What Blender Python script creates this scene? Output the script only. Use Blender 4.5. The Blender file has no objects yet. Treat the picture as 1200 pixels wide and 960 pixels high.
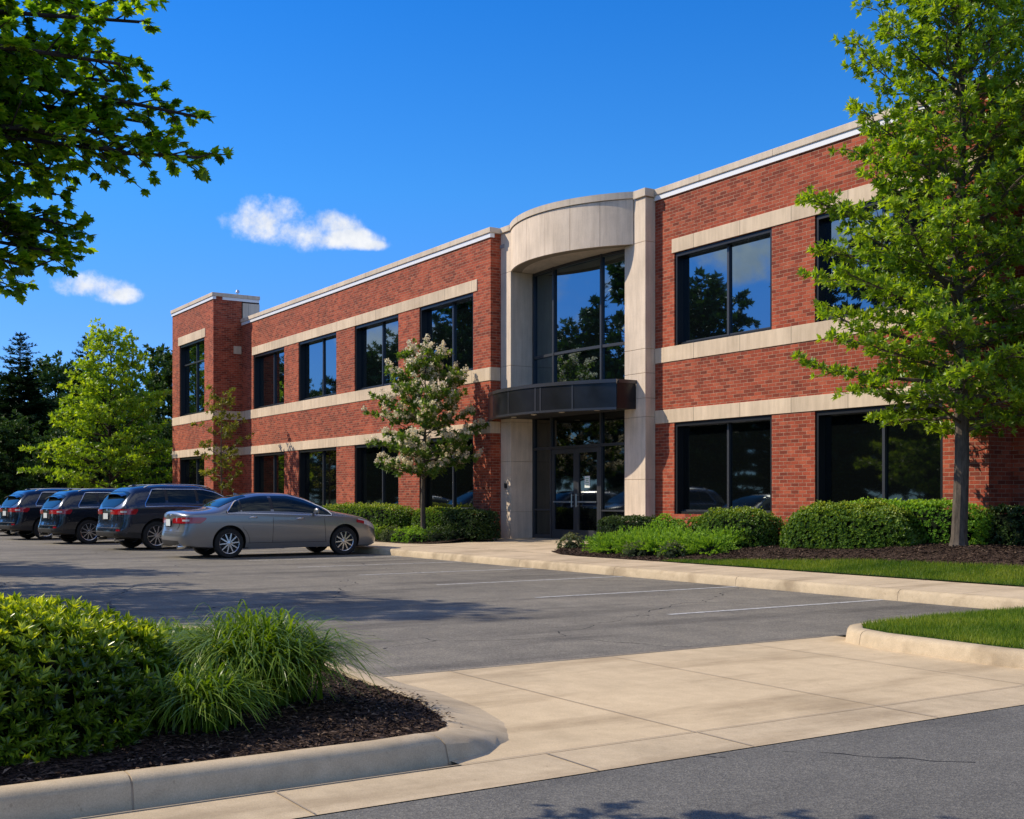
import bpy, bmesh, math, random
import numpy as np
from mathutils import Vector
random.seed(7)
rad = math.radians
scene = bpy.context.scene
COL = scene.collection
# world axes: X runs along the facade (right = +X), Y runs into the building, Z up; the camera stands near the origin on the street
C_, S_ = .5403, .8415

# ---------------------------------------------------------------- helpers
def tag(o, label=None, cat=None, group=None, kind=None):
    if label: o['label'] = label
    if cat: o['category'] = cat
    if group: o['group'] = group
    if kind: o['kind'] = kind
    return o

def empty(name, loc, label=None, cat=None, group=None, rz=0):
    o = bpy.data.objects.new(name, None); COL.objects.link(o)
    o.location = loc; o.rotation_euler = (0, 0, rz); o.empty_display_size = .3
    return tag(o, label, cat, group)

def link(name, me, mats, parent=None, loc=(0, 0, 0)):
    if not isinstance(mats, (list, tuple)): mats = [mats]
    for m in mats: me.materials.append(m)
    o = bpy.data.objects.new(name, me); COL.objects.link(o)
    o.location = loc
    if parent: o.parent = parent
    return o

def copy_tree(root, loc, rz=None, sc=None, label=None, parent=None):
    c = root.copy(); COL.objects.link(c)
    if parent is not None: c.parent = parent
    else:
        c.location = loc
        if rz is not None: c.rotation_euler = (0, 0, rz)
        if sc is not None: c.scale = (sc, sc, sc) if not hasattr(sc, '__len__') else sc
        if label: c['label'] = label
    for ch in list(root.children): copy_tree(ch, None, parent=c)
    return c

class MB:
    """collects polygons of ONE mesh"""
    def __init__(s): s.v = []; s.f = []; s.m = []
    def add(s, vs, fs, m=0):
        n = len(s.v); s.v += [tuple(v) for v in vs]
        s.f += [tuple(i + n for i in f) for f in fs]; s.m += [m] * len(fs)
    def box(s, x0, x1, y0, y1, z0, z1, m=0):
        vs = [(x0,y0,z0),(x1,y0,z0),(x1,y1,z0),(x0,y1,z0),(x0,y0,z1),(x1,y0,z1),(x1,y1,z1),(x0,y1,z1)]
        s.add(vs, [(0,3,2,1),(4,5,6,7),(0,1,5,4),(1,2,6,5),(2,3,7,6),(3,0,4,7)], m)
    def prism(s, poly, z0, z1, m=0):
        n = len(poly)
        s.add([(x,y,z0) for x,y in poly] + [(x,y,z1) for x,y in poly],
              [tuple(range(n))[::-1], tuple(range(n, 2*n))] + [(i,(i+1)%n,(i+1)%n+n,i+n) for i in range(n)], m)
    def tube(s, pts, rs, k=6, m=0, cap=True):
        pts = [Vector(p) for p in pts]
        if not hasattr(rs, '__len__'): rs = [rs]*len(pts)
        vs = []
        up = None
        for i, p in enumerate(pts):
            d = (pts[min(i+1, len(pts)-1)] - pts[max(i-1, 0)])
            if d.length < 1e-9: d = Vector((0,0,1))
            d.normalize()
            if up is None:
                up = Vector((0,0,1)) if abs(d.z) < .9 else Vector((1,0,0))
            a = d.cross(up)
            if a.length < 1e-5: a = d.cross(Vector((0,1,0)))
            a.normalize(); up = a.cross(d).normalized(); b = up
            for j in range(k):
                t = 2*math.pi*j/k
                vs.append(p + (a*math.cos(t) + b*math.sin(t))*rs[i])
        fs = []
        for i in range(len(pts)-1):
            for j in range(k):
                fs.append((i*k+j, i*k+(j+1)%k, (i+1)*k+(j+1)%k, (i+1)*k+j))
        if cap:
            fs.append(tuple(range(k))[::-1]); fs.append(tuple(range((len(pts)-1)*k, len(pts)*k)))
        s.add(vs, fs, m)
    def grid(s, rows, m=0, closed=False):
        nr, nc = len(rows), len(rows[0]); vs = [p for r in rows for p in r]; fs = []
        for i in range(nr-1):
            for j in range(nc-1 + (1 if closed else 0)):
                j2 = (j+1) % nc
                fs.append((i*nc+j, i*nc+j2, (i+1)*nc+j2, (i+1)*nc+j))
        s.add(vs, fs, m)
    def lathe(s, prof, k=24, axis='z', m=0, c=(0,0,0), m_fn=None):
        """prof: (radius, along)"""
        rows = []
        for r, h in prof:
            row = []
            for j in range(k):
                t = 2*math.pi*j/k; a, b = r*math.cos(t), r*math.sin(t)
                row.append((c[0]+a, c[1]+b, c[2]+h) if axis == 'z' else (c[0]+h, c[1]+a, c[2]+b))
            rows.append(row)
        s.grid(rows, m, closed=True)
    def build(s, name, mats, parent=None, smooth=False, bevel=0, o=None, fix=True):
        """vertices are given in world axes; o = origin to subtract (the parent's location by default)"""
        if o is None: o = tuple(parent.location) if (parent is not None and parent.parent is None) else (0,0,0)
        me = bpy.data.meshes.new(name)
        me.from_pydata([(v[0]-o[0], v[1]-o[1], v[2]-o[2]) for v in s.v], [], s.f)
        me.polygons.foreach_set('material_index', s.m)
        if fix:
            bm = bmesh.new(); bm.from_mesh(me); bmesh.ops.recalc_face_normals(bm, faces=bm.faces); bm.to_mesh(me); bm.free()
        if smooth:
            me.polygons.foreach_set('use_smooth', [True]*len(me.polygons)); me.set_sharp_from_angle(angle=rad(35))
        ob = link(name, me, mats, parent)
        if parent is None: ob.location = o
        if bevel:
            b = ob.modifiers.new('b', 'BEVEL'); b.width = bevel; b.segments = 2; b.limit_method = 'ANGLE'
        return ob

def interp(x, pts):
    if x <= pts[0][0]: return pts[0][1]
    for (a, va), (b, vb) in zip(pts, pts[1:]):
        if x <= b: return va + (vb-va)*(x-a)/(b-a)
    return pts[-1][1]
def sinterp(x, pts):
    """smooth (monotone-ish Catmull-Rom) interpolation"""
    n = len(pts)
    if x <= pts[0][0]: return pts[0][1]
    if x >= pts[-1][0]: return pts[-1][1]
    for i in range(n-1):
        if x <= pts[i+1][0]:
            x0, y0 = pts[i]; x1, y1 = pts[i+1]; h = x1-x0; t = (x-x0)/h
            def sl(j):
                if j == 0: return (pts[1][1]-pts[0][1])/(pts[1][0]-pts[0][0])
                if j == n-1: return (pts[-1][1]-pts[-2][1])/(pts[-1][0]-pts[-2][0])
                a = (pts[j][1]-pts[j-1][1])/(pts[j][0]-pts[j-1][0]); b = (pts[j+1][1]-pts[j][1])/(pts[j+1][0]-pts[j][0])
                return 0 if a*b <= 0 else 2*a*b/(a+b)
            m0, m1 = sl(i)*h, sl(i+1)*h
            return (2*t**3-3*t*t+1)*y0 + (t**3-2*t*t+t)*m0 + (-2*t**3+3*t*t)*y1 + (t**3-t*t)*m1

# ---------------------------------------------------------------- materials
class NT:
    def __init__(s, name):
        s.mat = bpy.data.materials.new(name); s.mat.use_nodes = True
        s.t = s.mat.node_tree; s.n = s.t.nodes; s.l = s.t.links
        s.p = s.n['Principled BSDF']; s.out = s.n['Material Output']
    def N(s, kind, **kw):
        nd = s.n.new(kind)
        for k, v in kw.items():
            if k in nd.inputs: nd.inputs[k].default_value = v
            else: setattr(nd, k, v)
        return nd
    def L(s, a, b): s.l.new(a, b)
    def coord(s, w='Object'):
        return s.N('ShaderNodeTexCoord').outputs[w]
    def noise(s, vec, scale, detail=4, rough=.55, **kw):
        nd = s.N('ShaderNodeTexNoise', **kw); nd.inputs['Scale'].default_value = scale
        nd.inputs['Detail'].default_value = detail; nd.inputs['Roughness'].default_value = rough
        s.L(vec, nd.inputs['Vector']); return nd.outputs['Fac']
    def ramp(s, fac, stops, interp='LINEAR'):
        r = s.N('ShaderNodeValToRGB'); r.color_ramp.interpolation = interp
        e = r.color_ramp.elements
        while len(e) < len(stops): e.new(.5)
        for i, (p, c) in enumerate(stops):
            e[i].position = p; e[i].color = (*c, 1) if len(c) == 3 else c
        s.L(fac, r.inputs['Fac']); return r.outputs['Color']
    def mix(s, fac, a, b, mode='MIX'):
        m = s.N('ShaderNodeMix', data_type='RGBA', blend_type=mode)
        for i, v in ((0, fac), (6, a), (7, b)):
            if hasattr(v, 'is_output') or hasattr(v, 'links'): s.L(v, m.inputs[i])
            else: m.inputs[i].default_value = v if i == 0 else (*v, 1)
        return m.outputs[2]
    def math(s, op, a, b=None, c=None):
        m = s.N('ShaderNodeMath', operation=op)
        for i, v in enumerate((a, b, c)):
            if v is None: continue
            if hasattr(v, 'links'): s.L(v, m.inputs[i])
            else: m.inputs[i].default_value = v
        return m.outputs[0]
    def bump(s, h, strength=.3, dist=.01):
        b = s.N('ShaderNodeBump'); b.inputs['Strength'].default_value = strength; b.inputs['Distance'].default_value = dist
        s.L(h, b.inputs['Height']); s.L(b.outputs[0], s.p.inputs['Normal']); return b
    def base(s, c): 
        if hasattr(c, 'links'): s.L(c, s.p.inputs['Base Color'])
        else: s.p.inputs['Base Color'].default_value = (*c, 1)
    def set(s, **kw):
        for k, v in kw.items():
            k = k.replace('_', ' ')
            if hasattr(v, 'links'): s.L(v, s.p.inputs[k])
            else: s.p.inputs[k].default_value = v
        return s

def plain(name, c, rough=.5, metal=0, coat=0, spec=.5, noise=0, nscale=8):
    n = NT(name)
    if noise:
        f = n.noise(n.coord(), nscale, 5)
        n.base(n.ramp(f, [(.3, tuple(x*(1-noise) for x in c)), (.7, tuple(min(1, x*(1+noise)) for x in c))]))
    else: n.base(c)
    n.set(Roughness=rough, Metallic=metal, Coat_Weight=coat, Specular_IOR_Level=spec)
    n.p.inputs['Coat Roughness'].default_value = .03
    return n.mat

def mat_brick():
    n = NT('brick'); geo = n.N('ShaderNodeNewGeometry'); sep = n.N('ShaderNodeSeparateXYZ'); n.L(geo.outputs['Position'], sep.inputs[0])
    comb = n.N('ShaderNodeCombineXYZ'); n.L(n.math('ADD', sep.outputs[0], sep.outputs[1]), comb.inputs[0]); n.L(sep.outputs[2], comb.inputs[1])
    wob = n.N('ShaderNodeTexNoise', Scale=6.0); n.L(geo.outputs['Position'], wob.inputs['Vector'])
    vadd = n.N('ShaderNodeVectorMath', operation='MULTIPLY_ADD'); n.L(wob.outputs['Color'], vadd.inputs[0]); vadd.inputs[1].default_value = (.006,.006,0); n.L(comb.outputs[0], vadd.inputs[2])
    b = n.N('ShaderNodeTexBrick'); n.L(vadd.outputs[0], b.inputs['Vector'])
    b.offset = .5; b.inputs['Scale'].default_value = 1; b.inputs['Brick Width'].default_value = .215; b.inputs['Row Height'].default_value = .076
    b.inputs['Mortar Size'].default_value = .0052; b.inputs['Mortar Smooth'].default_value = .25; b.inputs['Bias'].default_value = 0
    b.inputs['Color1'].default_value = (.0,.0,.0,1); b.inputs['Color2'].default_value = (1,1,1,1); b.inputs['Mortar'].default_value = (.5,.5,.5,1)
    big = n.noise(geo.outputs['Position'], .55, 5); fine = n.noise(geo.outputs['Position'], 55, 3)
    bc = n.ramp(b.outputs['Color'], [(0,(.205,.040,.021)),(.35,(.325,.061,.029)),(.7,(.415,.079,.036)),(1,(.48,.115,.056))])
    bc = n.mix(.55, bc, n.ramp(fine, [(.3,(.45,.45,.45)),(.7,(1.25,1.25,1.25))]), 'MULTIPLY')
    bc = n.mix(.6, bc, n.ramp(big, [(.3,(.62,.64,.66)),(.7,(1.28,1.20,1.12))]), 'MULTIPLY')
    smp = n.N('ShaderNodeMapping'); smp.inputs['Scale'].default_value = (2.6,2.6,.16); n.L(geo.outputs['Position'], smp.inputs['Vector'])
    bc = n.mix(.38, bc, n.ramp(n.noise(smp.outputs[0], 1.5, 5, .6), [(.34,(.62,.60,.60)),(.55,(1.06,1.06,1.06))]), 'MULTIPLY')
    mort = n.ramp(n.noise(geo.outputs['Position'], 9, 4), [(.35,(.27,.15,.095)),(.7,(.47,.31,.21))])
    n.base(n.mix(b.outputs['Fac'], bc, mort)); n.set(Roughness=.85, Specular_IOR_Level=.25)
    h = n.math('ADD', n.math('MULTIPLY', b.outputs['Fac'], -1.0), n.math('MULTIPLY', fine, .35))
    n.bump(h, .7, .006); return n.mat

def mat_stone(name, c, joint=0, dirt=.25):
    n = NT(name); geo = n.N('ShaderNodeNewGeometry'); pos = geo.outputs['Position']
    a = n.noise(pos, 1.2, 6); 
    mp = n.N('ShaderNodeMapping'); mp.inputs['Scale'].default_value = (5,5,.55); n.L(pos, mp.inputs['Vector'])
    st = n.noise(mp.outputs[0], 1.6, 6, .65); fine = n.noise(pos, 70, 4)
    col = n.ramp(a, [(.3, tuple(x*.86 for x in c)), (.7, tuple(x*1.08 for x in c))])
    col = n.mix(dirt*1.6, col, n.ramp(st, [(.35,(.50,.47,.42)),(.62,(1.05,1.05,1.05))]), 'MULTIPLY')
    col = n.mix(.35, col, n.ramp(fine, [(.3,(.75,.75,.75)),(.7,(1.15,1.15,1.15))]), 'MULTIPLY')
    if joint:
        sep = n.N('ShaderNodeSeparateXYZ'); n.L(pos, sep.inputs[0])
        u = n.math('ADD', sep.outputs[0], sep.outputs[1])
        fr = n.math('FRACT', n.math('MULTIPLY', n.math('ADD', u, 200.0), 1/joint))
        msk = n.math('LESS_THAN', fr, .008/joint*1.3)
        cell = n.N('ShaderNodeTexWhiteNoise', noise_dimensions='1D'); n.L(n.math('FLOOR', n.math('MULTIPLY', n.math('ADD', u, 200.0), 1/joint)), cell.inputs['W'])
        col = n.mix(.5, col, n.ramp(cell.outputs['Value'], [(0,(.82,.80,.77)),(1,(1.1,1.08,1.05))]), 'MULTIPLY')
        col = n.mix(msk, col, (.09,.075,.06))
    n.base(col); n.set(Roughness=.8, Specular_IOR_Level=.25); n.bump(fine, .25, .004); return n.mat

def mat_asphalt(name, dark, light, scale=1.0, stain=1.0):
    n = NT(name); pos = n.N('ShaderNodeNewGeometry').outputs['Position']
    big = n.noise(pos, .35, 6, .6); mid = n.noise(pos, 2.3, 5, .65)
    vor = n.N('ShaderNodeTexVoronoi', Scale=85.0*scale); n.L(pos, vor.inputs['Vector'])
    fine = n.noise(pos, 130*scale, 3, .7)
    col = n.ramp(big, [(.32, dark), (.68, light)])
    col = n.mix(.6*stain, col, n.ramp(mid, [(.3,(.68,.68,.70)),(.7,(1.2,1.19,1.17))]), 'MULTIPLY')
    mp = n.N('ShaderNodeMapping'); mp.inputs['Scale'].default_value = (.9,.16,1); n.L(pos, mp.inputs['Vector'])
    st = n.noise(mp.outputs[0], 1.3, 6, .62)
    col = n.mix(.8*stain, col, n.ramp(st, [(.36,(.55,.55,.57)),(.5,(1,1,1)),(.75,(1.12,1.11,1.09))]), 'MULTIPLY')
    agg = n.ramp(vor.outputs['Color'], [(.2,(.68,.68,.68)),(.55,(1,1,1)),(.85,(1.5,1.48,1.42))])
    col = n.mix(.75, col, agg, 'MULTIPLY'); col = n.mix(.5, col, n.ramp(fine, [(.35,(.5,.5,.5)),(.65,(1.4,1.4,1.4))]), 'MULTIPLY')
    # fine sealed cracks
    wn = n.N('ShaderNodeTexNoise', Scale=1.5); n.L(pos, wn.inputs['Vector'])
    va = n.N('ShaderNodeVectorMath', operation='MULTIPLY_ADD'); n.L(wn.outputs['Color'], va.inputs[0]); va.inputs[1].default_value = (.7,.7,0); n.L(pos, va.inputs[2])
    cr = n.N('ShaderNodeTexVoronoi', feature='DISTANCE_TO_EDGE', Scale=.22); n.L(va.outputs[0], cr.inputs['Vector'])
    cm = n.math('MULTIPLY', n.math('LESS_THAN', cr.outputs['Distance'], .0022), n.math('GREATER_THAN', mid, .47))
    col = n.mix(cm, col, (.022,.022,.022))
    n.base(col); n.set(Roughness=.88, Specular_IOR_Level=.3)
    n.bump(n.math('ADD', vor.outputs['Distance'], fine), .55, .006); return n.mat

def mat_concrete(name, c, sc=1.0):
    n = NT(name); pos = n.N('ShaderNodeNewGeometry').outputs['Position']
    big = n.noise(pos, .7*sc, 6, .62); mid = n.noise(pos, 5*sc, 6, .65); fine = n.noise(pos, 160, 3, .7)
    col = n.ramp(big, [(.3, tuple(x*.80 for x in c)), (.5, c), (.72, tuple(x*1.10 for x in c))])
    col = n.mix(.55, col, n.ramp(mid, [(.3,(.80,.78,.75)),(.7,(1.1,1.1,1.1))]), 'MULTIPLY')
    col = n.mix(.6, col, n.ramp(fine, [(.3,(.72,.72,.72)),(.7,(1.2,1.2,1.2))]), 'MULTIPLY')
    mp = n.N('ShaderNodeMapping'); mp.inputs['Scale'].default_value = (1.0,.22,1); n.L(pos, mp.inputs['Vector'])
    st = n.noise(mp.outputs[0], 2.0, 5, .6)
    col = n.mix(.75, col, n.ramp(st, [(.33,(.62,.59,.56)),(.5,(1,1,1))]), 'MULTIPLY')
    spots = n.noise(pos, 22, 2, .5)
    col = n.mix(.5, col, n.ramp(spots, [(.24,(.55,.52,.48)),(.30,(1,1,1))]), 'MULTIPLY')
    n.base(col); n.set(Roughness=.85, Specular_IOR_Level=.25); n.bump(n.math('ADD', fine, mid), .3, .004); return n.mat

def mat_leaf(name, stops, trans=.35, rough=.42, spec=.5, tcol=(1.25,1.35,.5), boost=1.55):
    n = NT(name); at = n.N('ShaderNodeAttribute', attribute_name='rnd')
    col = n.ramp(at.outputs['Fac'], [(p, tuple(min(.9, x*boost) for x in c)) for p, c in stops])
    n.base(col); n.set(Roughness=rough, Specular_IOR_Level=spec)
    tr = n.N('ShaderNodeBsdfTranslucent'); n.L(n.mix(1.0, col, tcol, 'MULTIPLY'), tr.inputs['Color'])
    mx = n.N('ShaderNodeMixShader'); mx.inputs[0].default_value = trans
    n.L(n.p.outputs[0], mx.inputs[1]); n.L(tr.outputs[0], mx.inputs[2]); n.L(mx.outputs[0], n.out.inputs['Surface']); return n.mat

def mat_bark(name, c):
    n = NT(name); pos = n.coord(); mp = n.N('ShaderNodeMapping'); mp.inputs['Scale'].default_value = (1,1,.22); n.L(pos, mp.inputs['Vector'])
    a = n.noise(mp.outputs[0], 22, 6, .7); b = n.noise(pos, 2.5, 4)
    col = n.ramp(a, [(.3, tuple(x*.45 for x in c)), (.7, tuple(x*1.35 for x in c))])
    col = n.mix(.5, col, n.ramp(b, [(.3,(.7,.7,.7)),(.7,(1.2,1.2,1.2))]), 'MULTIPLY')
    n.base(col); n.set(Roughness=.9, Specular_IOR_Level=.2); n.bump(a, .8, .012); return n.mat

def mat_glass(name, tint=(.27,.40,.50), base=(.004,.006,.007), refl=.47, spec=.8, fres=.55):
    """dark, coated office glazing: nearly black body with a tinted mirror-like coating"""
    n = NT(name); n.base(base); n.set(Roughness=.03, Specular_IOR_Level=spec)
    g = n.N('ShaderNodeBsdfGlossy', Roughness=.006); g.inputs['Color'].default_value = (*tint, 1)
    pos = n.N('ShaderNodeNewGeometry').outputs['Position']
    b = n.N('ShaderNodeBump', Strength=.10, Distance=.02); n.L(n.noise(pos, .8, 1), b.inputs['Height']); n.L(b.outputs[0], g.inputs['Normal'])
    mx = n.N('ShaderNodeMixShader'); lw = n.N('ShaderNodeLayerWeight', Blend=.18)
    n.L(n.math('MULTIPLY_ADD', lw.outputs['Fresnel'], fres, refl), mx.inputs[0])
    n.L(n.p.outputs[0], mx.inputs[1]); n.L(g.outputs[0], mx.inputs[2]); n.L(mx.outputs[0], n.out.inputs['Surface']); return n.mat

def mat_mulch():
    n = NT('mulch'); pos = n.N('ShaderNodeNewGeometry').outputs['Position']
    v = n.N('ShaderNodeTexVoronoi', Scale=42.0); mp = n.N('ShaderNodeMapping'); mp.inputs['Scale'].default_value = (1,.45,1); mp.inputs['Rotation'].default_value = (0,0,.6); n.L(pos, mp.inputs['Vector']); n.L(mp.outputs[0], v.inputs['Vector'])
    f = n.noise(pos, 30, 6, .7)
    col = n.ramp(v.outputs['Color'], [(.1,(.022,.013,.010)),(.6,(.062,.038,.027)),(.95,(.13,.085,.06))])
    col = n.mix(.6, col, n.ramp(f, [(.3,(.4,.4,.4)),(.7,(1.5,1.5,1.5))]), 'MULTIPLY')
    n.base(col); n.set(Roughness=.95, Specular_IOR_Level=.15); n.bump(n.math('ADD', v.outputs['Distance'], f), 1.0, .03); return n.mat

def mat_attr(name, stops, rough=.9, spec=.2):
    n = NT(name); at = n.N('ShaderNodeAttribute', attribute_name='rnd'); n.base(n.ramp(at.outputs['Fac'], stops)); n.set(Roughness=rough, Specular_IOR_Level=spec); return n.mat

def mat_turf():
    n = NT('turf'); pos = n.N('ShaderNodeNewGeometry').outputs['Position']
    a = n.noise(pos, 1.5, 6); b = n.noise(pos, 60, 4, .7)
    col = n.ramp(a, [(.3,(.022,.055,.008)),(.7,(.045,.095,.014))])
    col = n.mix(.7, col, n.ramp(b, [(.3,(.4,.4,.4)),(.7,(1.5,1.5,1.4))]), 'MULTIPLY')
    n.base(col); n.set(Roughness=.9, Specular_IOR_Level=.15); n.bump(b, 1, .03); return n.mat

def mat_paint_line():
    n = NT('line_paint'); pos = n.N('ShaderNodeNewGeometry').outputs['Position']
    w = n.noise(pos, 14, 6, .75); col = n.ramp(w, [(.30,(.10,.10,.10)),(.46,(.36,.35,.33)),(.62,(.56,.55,.52))])
    n.base(col); n.set(Roughness=.75); return n.mat

def mat_car(name, c, metal=.6, rough=.32):
    n = NT(name); pos = n.coord(); fl = n.noise(pos, 900, 1)
    n.base(n.mix(.35, c, n.ramp(fl, [(.35,(.6,.6,.6)),(.65,(1.3,1.3,1.3))]), 'MULTIPLY'))
    n.set(Roughness=rough, Metallic=metal, Coat_Weight=1.0); n.p.inputs['Coat Roughness'].default_value = .03; return n.mat

M = {
 'brick': mat_brick(),
 'stone': mat_stone('limestone', (.74,.59,.425), 1.52, .2),
 'precast': mat_stone('precast', (.78,.635,.49), 0, .20),
 'coping': mat_stone('coping_stone', (.68,.57,.45), 2.3, .15),
 'white_metal': plain('white_metal', (.80,.80,.80), .4),
 'dark_frame': plain('dark_frame', (.016,.017,.019), .38, .3),
 'grey_frame': plain('grey_frame', (.07,.075,.085), .35, .5),
 'canopy': plain('canopy_metal', (.030,.031,.036), .30, .65, noise=.25, nscale=2),
 'canopy_trim': plain('canopy_trim', (.085,.085,.095), .35, .7),
 'soffit': plain('soffit', (.30,.25,.2), .8),
 'soffit_dark': plain('soffit_dark', (.03,.03,.032), .6),
 'steel': plain('steel', (.55,.55,.56), .28, 1),
 'glass': mat_glass('window_glass'),
 'glass_low': mat_glass('ground_floor_glass', (.26,.33,.33), (.003,.004,.004), .10),
 'roof': plain('roof_membrane', (.32,.31,.30), .9),
 'inner': plain('dark_interior', (.01,.01,.01), .9),
 'lot': mat_asphalt('lot_asphalt', (.172,.156,.128), (.230,.208,.170)),
 'road': mat_asphalt('road_asphalt', (.132,.126,.112), (.172,.164,.146), 1.1, .6),
 'apron': mat_concrete('apron_concrete', (.61,.475,.30)),
 'kerb': mat_concrete('kerb_concrete', (.55,.435,.285), 2),
 'walk': mat_concrete('walk_concrete', (.60,.475,.325)),
 'joint': plain('joint', (.34,.27,.19), .95),
 'line': mat_paint_line(),
 'mulch': mat_mulch(),
 'chips': mat_attr('mulch_chips', [(0,(.022,.013,.010)),(.5,(.065,.040,.028)),(.85,(.12,.078,.053)),(1,(.26,.18,.12))]),
 'turf': mat_turf(),
 'blade': mat_leaf('lawn_blades', [(0,(.026,.058,.003)),(.5,(.062,.105,.006)),(1,(.15,.17,.02))], .4, .5, .3, (1.5,1.4,.4), 2.1),
 'leaf_maple': mat_leaf('maple_leaves', [(0,(.028,.056,.006)),(.4,(.075,.120,.009)),(.8,(.145,.185,.012)),(1,(.22,.235,.022))], .45, .38, .5, (1.6,1.6,.30), 2.55),
 'leaf_near': mat_leaf('overhanging_leaves', [(0,(.016,.040,.005)),(.5,(.045,.085,.007)),(1,(.10,.14,.012))], .58, .38, .45, (2.6,2.3,.4), 2.9),
 'leaf_flower': mat_leaf('flowering_tree_leaves', [(0,(.020,.042,.008)),(.6,(.05,.085,.012)),(1,(.12,.16,.025))], .38, .5, .3, (1.5,1.5,.4), 2.2),
 'petal': mat_leaf('blossom', [(0,(.62,.52,.34)),(.6,(.82,.74,.56)),(1,(.90,.86,.72))], .6, .6, .2, (1,1,.9), 1.0),
 'leaf_conifer': mat_leaf('conifer_needles', [(0,(.008,.020,.008)),(.6,(.018,.042,.014)),(1,(.05,.085,.02))], .12, .6, .2),
 'leaf_dark': mat_leaf('woodland_leaves', [(0,(.010,.024,.006)),(.5,(.024,.052,.009)),(1,(.06,.10,.016))], .25, .5, .3),
 'leaf_sap': mat_leaf('sapling_leaves', [(0,(.06,.07,.012)),(.6,(.13,.13,.02)),(1,(.20,.18,.03))], .4, .5, .3),
 'leaf_hedge': mat_leaf('hedge_leaves', [(0,(.016,.036,.006)),(.5,(.042,.080,.010)),(.85,(.10,.145,.018)),(1,(.17,.19,.03))], .34, .42, .4, (1.4,1.3,.4), boost=2.5),
 'leaf_hedge_dark': mat_leaf('dark_hedge_leaves', [(0,(.010,.024,.006)),(.6,(.026,.050,.010)),(1,(.07,.10,.02))], .22, .45, .4),
 'leaf_juniper': mat_leaf('juniper_needles', [(0,(.03,.075,.008)),(.5,(.075,.15,.014)),(1,(.15,.23,.03))], .36, .55, .3, (1.5,1.4,.4), boost=2.3),
 'leaf_sage': mat_leaf('grey_green_leaves', [(0,(.04,.055,.03)),(.6,(.10,.12,.06)),(1,(.19,.18,.10))], .25, .6, .2),
 'leaf_shrub': mat_leaf('glossy_shrub_leaves', [(0,(.005,.012,.002)),(.35,(.020,.038,.003)),(.7,(.080,.115,.007)),(1,(.23,.24,.02))], .36, .30, .5, (1.5,1.5,.3), 2.8),
 'leaf_grass': mat_leaf('ornamental_grass_blades', [(0,(.022,.045,.003)),(.5,(.065,.105,.006)),(.9,(.135,.18,.014)),(1,(.28,.28,.06))], .42, .4, .45, (1.4,1.4,.4), 2.2),
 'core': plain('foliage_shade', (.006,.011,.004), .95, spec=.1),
 'bark': mat_bark('bark', (.12,.095,.072)),
 'bark_dark': mat_bark('bark_dark', (.05,.038,.03)),
 'bark_young': mat_bark('bark_young', (.16,.12,.09)),
 'tyre': plain('tyre', (.014,.014,.014), .85),
 'rim': plain('rim', (.55,.55,.57), .25, .9),
 'rim_dark': plain('rim_shadow', (.02,.02,.02), .6),
 'plastic': plain('black_plastic', (.018,.018,.019), .55),
 'car_glass': mat_glass('car_glass', (.34,.42,.42), (.008,.013,.012), .03, .3, .35),
 'chrome': plain('chrome', (.75,.75,.76), .12, 1),
 'red_lens': plain('red_lens', (.35,.008,.012), .12, 0, 1),
 'clear_lens': plain('clear_lens', (.55,.50,.50), .12, 0, 1),
 'plate': plain('plate', (.62,.66,.66), .5),
 'car_grey': mat_car('grey_car_paint', (.235,.24,.25), .7, .34),
 'car_blue': mat_car('dark_blue_car_paint', (.030,.040,.062), .6, .25),
 'car_black': mat_car('black_car_paint', (.013,.019,.032), .5, .22),
 'car_silver': mat_car('silver_car_paint', (.40,.41,.42), .7, .3),
 'lamp': plain('lamp_lens', (.75,.68,.55), .4),
 'paper': plain('paper', (.75,.80,.76), .7),
 'green_ink': plain('green_ink', (.10,.30,.14), .7),
}

# ---------------------------------------------------------------- foliage
RNG = np.random.default_rng(11)
def nrm(a): return a/np.maximum(np.linalg.norm(a, axis=1, keepdims=True), 1e-9)

LOBED = [(0,0),(.16,.10),(.30,.06),(.26,.24),(.50,.30),(.34,.42),(.46,.66),(.22,.60),(.14,.78),(0,1.0),
         (-.14,.78),(-.22,.60),(-.46,.66),(-.34,.42),(-.50,.30),(-.26,.24),(-.30,.06),(-.16,.10)]

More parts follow.
